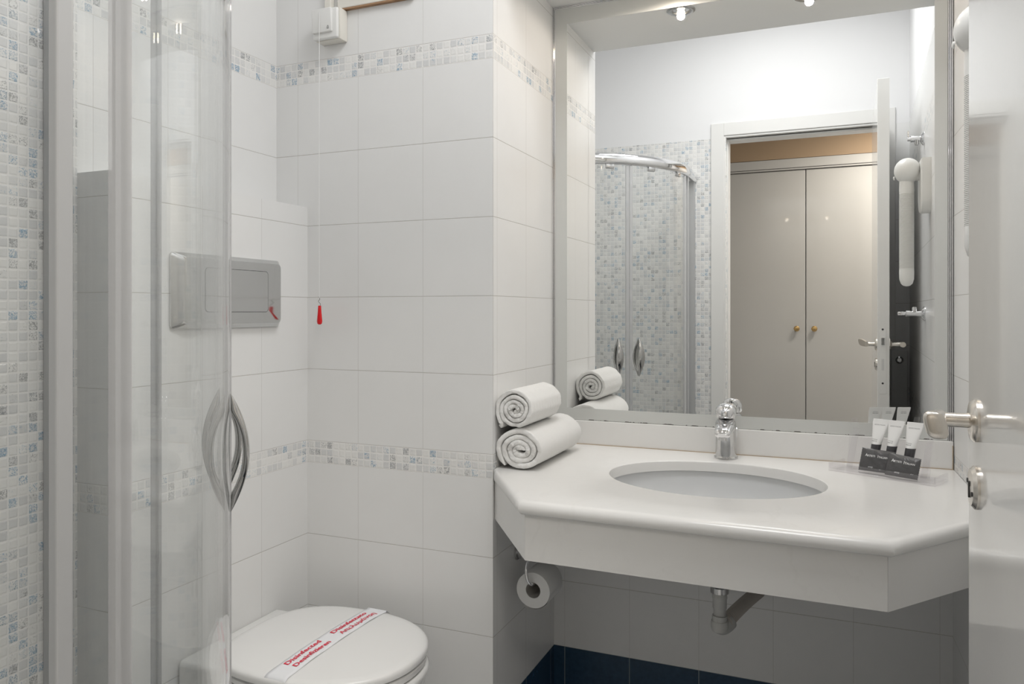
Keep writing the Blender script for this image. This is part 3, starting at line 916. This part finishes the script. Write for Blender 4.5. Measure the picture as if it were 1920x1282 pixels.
# ------------------------------------------------------------------ paper holder and roll
hol = empty('paper_holder', (XP, 1.935, 0.60), 'chrome hook paper holder fixed to the tiles under the counter', 'holder')
bm = bmesh.new(); lathe(bm, [(0.024, 0.0005), (0.024, 0.006), (0.019, 0.010), (0.019, 0.016), (0.008, 0.018)], (XP, 1.925, 0.602), (1, 0, 0), 32)
P('rosette', bm, MT['chrome_worn'], hol, True)
bm = bmesh.new(); tube(bm, smooth_path([(XP + 0.012, 1.925, 0.602), (XP + 0.045, 1.905, 0.625), (XP + 0.062, 1.860, 0.618), (XP + 0.062, 1.835, 0.592), (XP + 0.066, 1.832, 0.564), (XP + 0.073, 1.842, 0.5475), (XP + 0.074, 1.870, 0.5435), (XP + 0.074, 1.945, 0.5435)], 8), 0.0042, 14)
P('arm', bm, MT['chrome'], hol, True)
RX, RZ = XP + 0.074, 0.5290
roll = empty('toilet_roll', (RX, 1.90, RZ - 0.043), 'white toilet paper roll hanging on the chrome hook', 'toilet paper')
bm = bmesh.new(); lathe(bm, [(0.0205, 0.0), (0.0455, 0.0), (0.0463, 0.001), (0.0463, 0.098), (0.0455, 0.099), (0.0205, 0.099)], (RX, 1.852, RZ), (0, 1, 0), 56, False, False)
P('paper', bm, MT['paper'], roll, True, 50)
bm = bmesh.new(); lathe(bm, [(0.0204, 0.0005), (0.0195, 0.0005), (0.0195, 0.0985), (0.0204, 0.0985), (0.0204, 0.0005)], (RX, 1.852, RZ), (0, 1, 0), 40, False, False)
P('core', bm, MT['card'], roll, True, 50)
bm = bmesh.new(); pr = []
for k in range(15):
    a = -PI * 0.05 - k / 14 * PI * 0.62
    r = 0.0468 + 0.0045 * (k / 14) ** 1.5
    pr.append((RX + r * math.cos(a), RZ + r * math.sin(a)))
for (x, z), (x2, z2) in zip(pr, pr[1:]):
    vs = [bm.verts.new((x, 1.853, z)), bm.verts.new((x2, 1.853, z2)), bm.verts.new((x2, 1.950, z2)), bm.verts.new((x, 1.950, z))]
    bm.faces.new(vs)
    vs = [bm.verts.new((x * 1 + 0, 1.853, z - 0.0004)), bm.verts.new((x2, 1.853, z2 - 0.0004)), bm.verts.new((x2, 1.950, z2 - 0.0004)), bm.verts.new((x, 1.950, z - 0.0004))]
    bm.faces.new(vs)
P('loose_sheet', bm, MT['paper'], roll, True)

# ------------------------------------------------------------------ toilet
TY = 1.482
toi = empty('toilet', (-1.10, TY, 0), 'white ceramic toilet with closed lid in front of the flush plate', 'toilet')
def sring(cx, cy, af, ar, b, z, nf=2.15, nr_=2.9, n=72):
    out = []
    for k in range(n):
        a = 2 * PI * k / n
        c, s = math.cos(a), math.sin(a)
        e = nf if c >= 0 else nr_
        A = af if c >= 0 else ar
        out.append(Vector((cx + A * math.copysign(abs(c) ** (2 / e), c), cy + b * math.copysign(abs(s) ** (2 / e), s), z)))
    return out
bm = bmesh.new()
ring_loft(bm, [sring(-1.10, TY, 0.10, 0.22, 0.105, 0.0), sring(-1.10, TY, 0.105, 0.22, 0.11, 0.10), sring(-1.10, TY, 0.14, 0.22, 0.128, 0.22), sring(-1.09, TY, 0.20, 0.235, 0.168, 0.33), sring(-1.085, TY, 0.228, 0.245, 0.190, 0.400), sring(-1.083, TY, 0.236, 0.25, 0.196, 0.432), sring(-1.083, TY, 0.230, 0.25, 0.190, 0.440)])
P('bowl', bm, MT['ceramic'], toi, True, 60)
bm = bmesh.new()
box(bm, XB + 0.001, -1.245, TY - 0.185, TY + 0.150, 0.0, 0.468, 0.014, 4)
P('rear_block', bm, MT['ceramic'], toi, True, 50)
bm = bmesh.new()
ring_loft(bm, [sring(-1.083, TY, 0.222, 0.215, 0.188, 0.441), sring(-1.083, TY, 0.2285, 0.22, 0.195, 0.446), sring(-1.083, TY, 0.2285, 0.22, 0.195, 0.456), sring(-1.083, TY, 0.222, 0.215, 0.188, 0.461)])
P('seat', bm, MT['seat'], toi, True, 50)
LZ = 0.491
def lid_r(x, y):
    dx, dy = x + 1.085, y - TY
    A = 0.234 if dx >= 0 else 0.226
    e = 2.15 if dx >= 0 else 2.9
    return ((abs(dx) / A) ** e + (abs(dy) / 0.202) ** e) ** (1 / e)
def lid_z(x, y):
    r = min(lid_r(x, y), 1.0)
    return LZ - 0.007 * r ** 2.5 - (0.006 * max(0, (r - 0.93) / 0.07) ** 2)
bm = bmesh.new(); rings = [sring(-1.085, TY, 0.222, 0.218, 0.191, 0.462, 2.15, 2.9), sring(-1.085, TY, 0.2335, 0.2255, 0.2015, 0.466), sring(-1.085, TY, 0.234, 0.226, 0.202, 0.474)]
for q in (0.992, 0.975, 0.95, 0.9, 0.8, 0.65, 0.45, 0.25, 0.08):
    ring = sring(-1.085, TY, 0.234 * q, 0.226 * q, 0.202 * q, 0)
    for v in ring: v.z = lid_z(v.x, v.y)
    rings.append(ring)
ring_loft(bm, rings)
P('lid', bm, MT['seat'], toi, True, 60)
# paper band over the lid
band = empty('paper_band', (-1.076, TY, 0.487), 'white paper hygiene band with red lettering across the toilet lid', 'paper band')
def bc(y): return -1.079 - 0.010 * (y - TY)
def band_pt(y, o):
    x = bc(y) + o
    wav = 0.0012 + 0.0014 * (0.5 + 0.5 * math.sin(y * 55 + o * 40)) * (1 if o > 0 else 0.4)
    if y < 1.290:
        k = (1.290 - y); return Vector((x, 1.290 - 0.25 * k - 0.004, lid_z(x, 1.290) - 0.95 * k + 0.0015))
    if y > 1.680:
        k = (y - 1.680); return Vector((x, 1.680 + 0.75 * k + 0.002, lid_z(x, 1.675) - 0.55 * k + 0.0035))
    return Vector((x, y, lid_z(x, y) + wav))
bm = bmesh.new(); ys = [1.255 + (1.700 - 1.255) * i / 70 for i in range(71)]; osx = [-0.0275 + 0.055 * k / 6 for k in range(7)]
V = [[bm.verts.new(band_pt(y, o_)) for o_ in osx] for y in ys]
for i in range(70):
    for k in range(6): bm.faces.new((V[i][k], V[i][k + 1], V[i + 1][k + 1], V[i + 1][k]))
me = bpy.data.meshes.new('paper_strip'); bmesh.ops.recalc_face_normals(bm, faces=bm.faces); bm.to_mesh(me); bm.free()
bpy.context.view_layer.update()
ps = link('paper_strip', me, MT['bandpaper'], None, True); ps.parent = band; ps.matrix_parent_inverse = band.matrix_world.inverted()
sm = ps.modifiers.new('thick', 'SOLIDIFY'); sm.thickness = 0.0003
def onband(x, y):
    p = band_pt(1.0 + x, 0 - y); p.z += 0.0012; return p
L_ = [('Disinfected', 0.0175, 0.335, 0.0125, 0.122, 0.0003), ('Desinfizieren', 0.0175, 0.336, -0.0095, 0.127, 0.0003),
      ('Disinfettato', 0.0175, 0.501, 0.0120, 0.143, 0.0003), ('Αпελυμάνοη', 0.0175, 0.507, -0.0095, 0.146, 0.00025)]
bpy.context.view_layer.update()
lettering('lettering', L_, onband, MT['red_ink'], band)

# ------------------------------------------------------------------ flush plate
fl = empty('flush_plate', (XB, 1.457, 1.30), 'chrome flush plate on the tiled boxing above the toilet', 'flush plate')
def rrect(y0, y1, z0, z1, r, x, n=6):
    out = []
    for cy, cz, a0 in ((y1 - r, z1 - r, 0), (y0 + r, z1 - r, PI / 2), (y0 + r, z0 + r, PI), (y1 - r, z0 + r, 3 * PI / 2)):
        for k in range(n + 1):
            a = a0 + PI / 2 * k / n
            out.append(Vector((x, cy + r * math.cos(a), cz + r * math.sin(a))))
    return out
bm = bmesh.new()
fy0, fy1, fz0, fz1 = 1.277, 1.638, 1.211, 1.384
ring_loft(bm, [rrect(fy0, fy1, fz0, fz1, 0.010, XB + 0.0005), rrect(fy0, fy1, fz0, fz1, 0.010, XB + 0.006), rrect(fy0 + 0.022, fy1 - 0.010, fz0 + 0.010, fz1 - 0.010, 0.012, XB + 0.0190), rrect(fy0 + 0.026, fy1 - 0.014, fz0 + 0.014, fz1 - 0.014, 0.010, XB + 0.0200)])
P('plate', bm, MT['plate'], fl, True, 25)
bm = bmesh.new(); ring_loft(bm, [rrect(1.3628, 1.5782, 1.2488, 1.3532, 0.010, XB + 0.0197), rrect(1.3628, 1.5782, 1.2488, 1.3532, 0.010, XB + 0.0202)])
P('button_gap_shade', bm, MT['dark'], fl)  # dark sheet standing in for the shaded groove round the button
bm = bmesh.new(); ring_loft(bm, [rrect(1.364, 1.577, 1.250, 1.352, 0.009, XB + 0.0199), rrect(1.364, 1.577, 1.250, 1.352, 0.009, XB + 0.0206), rrect(1.3646, 1.5764, 1.2506, 1.3514, 0.009, XB + 0.0210)])
P('button', bm, MT['plate'], fl, True, 25)

# ------------------------------------------------------------------ emergency call switch with pull cord
cs_ = empty('emergency_switch', (-1.27, YP, 2.03), 'white bell switch box high on the tiles with pull cord and red tag', 'switch')
P('back_box', B(-1.309, -1.229, YP - 0.034, YP - 0.0005, 1.987, 2.072, 0.003), MT['cream'], cs_, True, 40)
P('front_frame', B(-1.311, -1.231, YP - 0.046, YP - 0.034, 1.988, 2.071, 0.005, 3), MT['plastic'], cs_, True, 40)
bm = bmesh.new(); box(bm, -1.3085, -1.2445, YP - 0.053, YP - 0.045, 2.004, 2.068, 0.003, 3)
for v in bm.verts:
    if v.co.y < YP - 0.050: v.co.y += (2.068 - v.co.z) * 0.06 - 0.003
rk = P('rocker', bm, MT['plastic'], cs_, True, 40)
bm = bmesh.new()
bx_, bz_ = -1.2560, 2.0125
yb = YP - 0.0535
pts = [(-0.0030, 0), (-0.0022, 0.0018), (-0.0020, 0.0055), (-0.0008, 0.0078), (0.0008, 0.0078), (0.0020, 0.0055), (0.0022, 0.0018), (0.0030, 0)]
tube(bm, [(bx_ + a, yb, bz_ + b) for a, b in pts], 0.0004, 6); tube(bm, [(bx_ - 0.0030, yb, bz_), (bx_ + 0.0030, yb, bz_)], 0.0004, 6)
tube(bm, [(bx_ - 0.0008, yb, bz_ - 0.0008), (bx_ + 0.0008, yb, bz_ - 0.0008)], 0.0005, 6)
P('bell_symbol', bm, MT['grey_ink'], cs_)
CX, CY = -1.2815, YP - 0.056
bm = bmesh.new(); tube(bm, [(CX, CY, 2.058), (CX - 0.0005, CY, 1.70), (CX, CY, 1.285)], 0.00085, 8)
P('cord', bm, MT['cord'], cs_, True)
bm = bmesh.new(); tube(bm, smooth_path([(CX - 0.002, CY, 1.290), (CX + 0.002, CY, 1.284), (CX - 0.003, CY, 1.278), (CX + 0.003, CY, 1.272), (CX + 0.003, CY, 1.266), (CX - 0.001, CY, 1.262)], 6), 0.0006, 8)
P('wire_hook', bm, MT['dark'], cs_, True)
bm = bmesh.new(); rings = []
for z, rx_, ry_ in ((1.2665, 0.0028, 0.0028), (1.2655, 0.0042, 0.0036), (1.250, 0.0052, 0.0045), (1.234, 0.0068, 0.0055), (1.224, 0.0078, 0.0060), (1.218, 0.0066, 0.0052), (1.2155, 0.003, 0.0026)):
    rings.append([Vector((CX + 0.001 + rx_ * math.cos(a), CY + ry_ * math.sin(a), z)) for a in [2 * PI * k / 20 for k in range(20)]])
ring_loft(bm, rings)
P('red_pull', bm, MT['red'], cs_, True)
P('cable_duct', B(-1.293, -1.272, YP - 0.018, YP - 0.0005, 2.068, ZC - 0.001, 0.002), MT['cream'], cs_)
ap = empty('access_panel', (-1.14, YP, 2.2), 'cream access panel with rusty lower edge beside the bell switch', 'panel')
P('cover', B(-1.255, -1.022, YP - 0.012, YP - 0.0005, 2.078, 2.36, 0.002), MT['cream'], ap)
bm = bmesh.new(); box(bm, -1.243, -1.020, YP - 0.0125, YP - 0.0005, 2.0735, 2.0775)
P('rusty_edge', bm, MT['rust'], ap)

# ------------------------------------------------------------------ hair dryer on the right wall
hd = empty('hair_dryer', (xr(1.500), 1.500, 1.65), 'white wall hair dryer with ridged hose beside the mirror', 'hair dryer')
wx = xr(1.500)
bm = bmesh.new()
n = 14
outl = [(-0.052, 1.760), (0.052, 1.760), (0.052, 1.640)] + [(0.052 * math.cos(a), 1.640 - 0.060 * math.sin(a)) for a in [PI * k / n for k in range(1, n)]] + [(-0.052, 1.640)]
a_ = [Vector((wx - 0.001, 1.505 + y, z)) for y, z in outl]; b_ = [Vector((wx - 0.028, 1.505 + y, z)) for y, z in outl]
c_ = [Vector((wx - 0.032, 1.505 + y * 0.93, 1.665 + (z - 1.665) * 0.95)) for y, z in outl]
ring_loft(bm, [a_, b_, c_])
P('wall_base', bm, MT['plastic'], hd, True, 40)
bm = bmesh.new()
r_ = bmesh.ops.create_uvsphere(bm, u_segments=32, v_segments=20, radius=0.041)
for v in bm.verts: v.co = Vector((wx - 0.068 + v.co.x * 1.0, 1.500 + v.co.y * 1.15, 1.728 + v.co.z * 1.05))
P('motor_head', bm, MT['plastic'], hd, True, 80)
bm = bmesh.new(); lathe(bm, [(0.022, 0), (0.022, 0.022)], (wx - 0.045, 1.500, 1.715), (1, 0, 0), 24)
P('bracket', bm, MT['plastic'], hd, True)
bm = bmesh.new(); prof = [(0.018, 1.715), (0.0225, 1.700), (0.0232, 1.660), (0.0225, 1.650)]
z = 1.650
while z > 1.395:
    prof += [(0.0232, z), (0.0232, z - 0.0013), (0.0216, z - 0.0018), (0.0216, z - 0.0027)]
    z -= 0.0032
lathe(bm, prof + [(0.0225, z - 0.001)], (wx - 0.070, 1.500, 0), seg=28)
P('hose', bm, MT['plastic'], hd, True, 30)
bm = bmesh.new(); lathe(bm, [(0.0225, 1.396), (0.0232, 1.385), (0.0225, 1.360), (0.018, 1.345), (0.010, 1.338), (0.001, 1.336)], (wx - 0.070, 1.500, 0), seg=28)
P('nozzle', bm, MT['plastic'], hd, True, 60)
bm = bmesh.new(); lathe(bm, [(0.006, 0), (0.006, 0.003), (0.004, 0.004)], (wx - 0.107, 1.500, 1.705), (-1, 0, 0), 20)
P('switch_button', bm, MT['plastic'], hd, True)

# ------------------------------------------------------------------ chrome stop valves on the right wall
def valve(label, y, z, reach, up):
    x = xr(y)
    v = empty('stop_valve', (x, y, z), label, 'valve')
    bm = bmesh.new(); lathe(bm, [(0.026, 0.0005), (0.026, 0.004), (0.016, 0.012), (0.012, 0.014)], (x, y, z), (-1, 0, 0), 32)
    P('rosette', bm, MT['chrome'], v, True)
    bm = bmesh.new(); lathe(bm, [(0.0095, 0.010), (0.0095, reach * 0.62), (0.0115, reach * 0.63), (0.0115, reach * 0.80), (0.007, reach * 0.82), (0.007, reach)], (x, y, z), (-1, 0, 0), 24)
    P('stem', bm, MT['chrome'], v, True)
    bm = bmesh.new()
    if up:
        tube(bm, [(x - reach + 0.004, y, z - 0.004), (x - reach + 0.003, y, z + 0.030)], [0.0055, 0.0045], 12)
    else:
        box(bm, x - reach - 0.012, x - reach + 0.012, y - 0.009, y + 0.009, z - 0.006, z + 0.008, 0.003)
    P('lever', bm, MT['chrome'], v, True)
    bm = bmesh.new(); s = 1 if not up else -1
    lathe(bm, [(0.008, -0.004), (0.008, 0.020), (0.006, 0.024)], (x - reach * 0.45, y, z), (0, 0, s), 20)
    P('outlet', bm, MT['chrome_worn'], v, True)
valve('chrome stop valve with raised lever high on the right wall above the hair dryer', 1.25, 1.885, 0.055, True)
valve('long chrome stop valve on the right wall below the hair dryer', 1.30, 1.243, 0.078, False)

# ------------------------------------------------------------------ recessed spots in the soffit
def spot(label, x, y):
    s = empty('recessed_spotlight', (x, y, ZS), label, 'spotlight', 'recessed spotlights in the soffit')
    bm = bmesh.new(); lathe(bm, [(0.026, -0.001), (0.027, -0.004), (0.038, -0.005), (0.043, -0.003), (0.0435, -0.0002)], (x, y, ZS), seg=40, cap0=False, cap1=False)
    P('ring', bm, MT['chrome_worn'], s, True)
    bm = bmesh.new(); lathe(bm, [(0.026, -0.0005), (0.020, -0.0010), (0.001, -0.0012)], (x, y, ZS), seg=28, cap0=False)
    P('reflector', bm, MT['chrome'], s, True)
    bm = bmesh.new(); lathe(bm, [(0.009, -0.002), (0.012, -0.006), (0.010, -0.012), (0.003, -0.015)], (x, y, ZS), seg=20)
    P('bulb', bm, MT['bulb'], s, True)
    d = bpy.data.lights.new('spot_beam', 'SPOT'); d.energy = 2.3; d.color = (1.0, 0.88, 0.76); d.spot_size = math.radians(172); d.spot_blend = 0.2; d.shadow_soft_size = 0.012
    lo = bpy.data.objects.new('spot_beam', d); lo.location = (x, y, ZS - 0.018); COL.objects.link(lo)
spot('round recessed spotlight in the soffit nearer the pillar', -0.435, 2.045)
spot('round recessed spotlight in the soffit nearer the door', -0.068, 2.010)
cl = empty('ceiling_lamp', (-0.28, 1.15, ZC), 'square opal ceiling lamp in the middle of the bathroom', 'ceiling lamp')
P('base', B(-0.58, 0.02, 0.85, 1.45, ZC - 0.03, ZC - 0.0005, 0.004), MT['plastic'], cl)
P('diffuser', B(-0.56, 0.00, 0.87, 1.43, ZC - 0.055, ZC - 0.03, 0.008), MT['lamp'], cl)
co = empty('corridor_fill_lamp', (0.45, -0.28, 2.46), 'unseen round lamp added on the corridor ceiling to fill the bathroom through the door', 'ceiling lamp')  # body for the added corridor fill light, out of view
bm = bmesh.new(); lathe(bm, [(0.16, 0.0), (0.16, -0.02), (0.12, -0.03), (0.01, -0.034)], (0.45, -0.28, 2.459), seg=32)
P('shade', bm, MT['lamp'], co, True)

# ------------------------------------------------------------------ quadrant shower enclosure
sh = empty('shower_enclosure', (-1.1, 0.7, 0), 'curved glass corner shower enclosure with chrome rail and bow handles', 'shower')
CQ = Vector((-1.28, 0.49, 0)); RQ = 0.60
ZB_, ZU = 0.10, 1.925
def arc(a0, a1, r, n):
    return [(CQ.x + r * math.cos(math.radians(a0 + (a1 - a0) * i / n)), CQ.y + r * math.sin(math.radians(a0 + (a1 - a0) * i / n))) for i in range(n + 1)]
def pane(pts, t):
    """upright pane along a plan path, with thickness t"""
    bm = bmesh.new(); m = len(pts); L = []; R_ = []
    for i, (x, y) in enumerate(pts):
        a = pts[max(0, i - 1)]; b = pts[min(m - 1, i + 1)]
        d = Vector((b[0] - a[0], b[1] - a[1])).normalized(); nx, ny = -d.y * t / 2, d.x * t / 2
        L.append((x + nx, y + ny)); R_.append((x - nx, y - ny))
    outl = L + R_[::-1]
    lo = [bm.verts.new((x, y, ZB_)) for x, y in outl]; hi = [bm.verts.new((x, y, ZU)) for x, y in outl]
    n = len(outl)
    for i in range(n):
        j = (i + 1) % n; bm.faces.new((lo[i], lo[j], hi[j], hi[i]))
    for i in range(m - 1):
        for S in (lo, hi): bm.faces.new((S[i], S[i + 1], S[n - 2 - i], S[n - 1 - i]))
    return bm
XE, YEE = CQ.x + RQ, CQ.y + RQ
P('fixed_panel', pane([(XE - 0.012, Y0 + 0.03), (XE - 0.012, CQ.y)] + arc(0, 11, RQ - 0.012, 5)[1:], 0.005), MT['glass'], sh, True, 30)
P('fixed_panel', pane([(XL + 0.03, YEE - 0.012), (CQ.x, YEE - 0.012)] + arc(90, 79, RQ - 0.012, 5)[1:], 0.005), MT['glass'], sh, True, 30)
d1 = P('sliding_door', pane(arc(9.0, 47.4, RQ, 28), 0.005), MT['glass'], sh, True, 30)
d2 = P('sliding_door', pane(arc(81.0, 48.3, RQ, 26), 0.005), MT['glass'], sh, True, 30)
def sub(name, bm, mat, par, smooth=True, sharp=35):
    return P(name, bm, mat, par, smooth, sharp)
sub('seal', pane(arc(7.4, 9.6, RQ + 0.001, 3), 0.009), MT['seal'], d1)
sub('seal', pane(arc(82.4, 80.4, RQ + 0.001, 3), 0.009), MT['seal'], d2)
sub('seal', pane(arc(46.2, 47.7, RQ + 0.001, 3), 0.010), MT['seal'], d1)
sub('seal', pane(arc(49.5, 48.0, RQ + 0.001, 3), 0.010), MT['seal'], d2)
def bow(ang, side):
    a0 = math.radians(ang); er = Vector((math.cos(a0), math.sin(a0), 0)); et = Vector((-math.sin(a0), math.cos(a0), 0))
    bm = bmesh.new(); rings = []; H = 0.0885
    for i in range(41):
        s = -1 + 2 * i / 40; s = math.copysign(abs(s) ** 0.9, s)
        ro = 0.0045 + 0.0265 * (1 - abs(s) ** 1.9)
        ri = max(0.0035, 0.0205 * (1 - (abs(s) / 0.76) ** 2.2))
        ro = max(ro, ri + 0.001)
        wt = 0.0015 + 0.0150 * (1 - abs(s) ** 1.7)
        base = Vector((CQ.x, CQ.y, 1.038 + s * H)) + er * RQ
        rc, rh = (ro + ri) / 2, (ro - ri) / 2
        rings.append([base + er * side * (rc + rh * math.cos(a)) + et * (wt * math.sin(a)) for a in [2 * PI * k / 16 for k in range(16)]])
    ring_loft(bm, rings)
    return bm
for d, a in ((d1, 42.8), (d2, 53.0)):
    for s in (1, -1):
        sub('handle', bow(a, s), MT['bow'], d, True, 50)
# posts and wall channels
def upr(x0, x1, y0, y1, z1=1.93): return B(x0, x1, y0, y1, 0.07, z1, 0.002)
P('wall_channel', upr(XL + 0.001, XL + 0.034, YEE - 0.030, YEE + 0.006), MT['alu'], sh)
P('wall_channel', upr(XE - 0.030, XE + 0.006, Y0 + 0.001, Y0 + 0.034), MT['alu'], sh)
P('post', upr(XE - 0.010, XE + 0.002, 0.502, 0.520), MT['alu'], sh)
P('post', upr(-1.300, -1.262, YEE - 0.012, YEE + 0.001), MT['alu'], sh)
P('post', upr(XL + 0.036, XL + 0.050, YEE - 0.024, YEE + 0.000), MT['alu'], sh)
# rails
def rail(z, w_, h_, mat, name, off=0.0):
    path = [(XE + off, Y0 + 0.002), (XE + off, 0.41)] + arc(0, 90, RQ + off, 40) + [(-1.38, YEE + off), (XL + 0.002, YEE + off)]
    bm = bmesh.new(); rings = []; m = len(path)
    for i, (x, y) in enumerate(path):
        a = path[max(0, i - 1)]; b = path[min(m - 1, i + 1)]
        d = Vector((b[0] - a[0], b[1] - a[1], 0)).normalized(); nn = Vector((d.y, -d.x, 0))
        rings.append([Vector((x, y, z)) + nn * (w_ * math.copysign(abs(math.cos(q)) ** 0.75, math.cos(q))) + Vector((0, 0, h_ * math.copysign(abs(math.sin(q)) ** 0.75, math.sin(q)))) for q in [2 * PI * k / 20 for k in range(20)]])
    ring_loft(bm, rings)
    return P(name, bm, mat, sh, True, 60)
rail(1.953, 0.017, 0.026, MT['chrome'], 'top_rail')
rail(0.085, 0.018, 0.020, MT['chrome'], 'bottom_rail')
for a in (16, 36, 57, 75):
    a0 = math.radians(a); p = Vector((CQ.x + (RQ) * math.cos(a0), CQ.y + RQ * math.sin(a0), 0))
    bm = bmesh.new(); mt = Matrix.Translation(p) @ Matrix.Rotation(a0, 4, 'Z')
    box(bm, -0.008, 0.008, -0.020, 0.020, 1.908, 1.930, 0.004, mtx=mt)
    P('roller', bm, MT['chrome_worn'], sh, True)
bm = bmesh.new()
pth = [(XL + 0.002, Y0 + 0.002), (XE + 0.03, Y0 + 0.002), (XE + 0.03, CQ.y)] + arc(0, 90, RQ + 0.03, 30) + [(XL + 0.002, YEE + 0.03)]
prism(bm, pth, 0.001, 0.065)
tr = fin('shower_tray', bm, MT['tray']); tag(tr, 'white quadrant shower tray on the floor under the glass enclosure', 'shower tray')
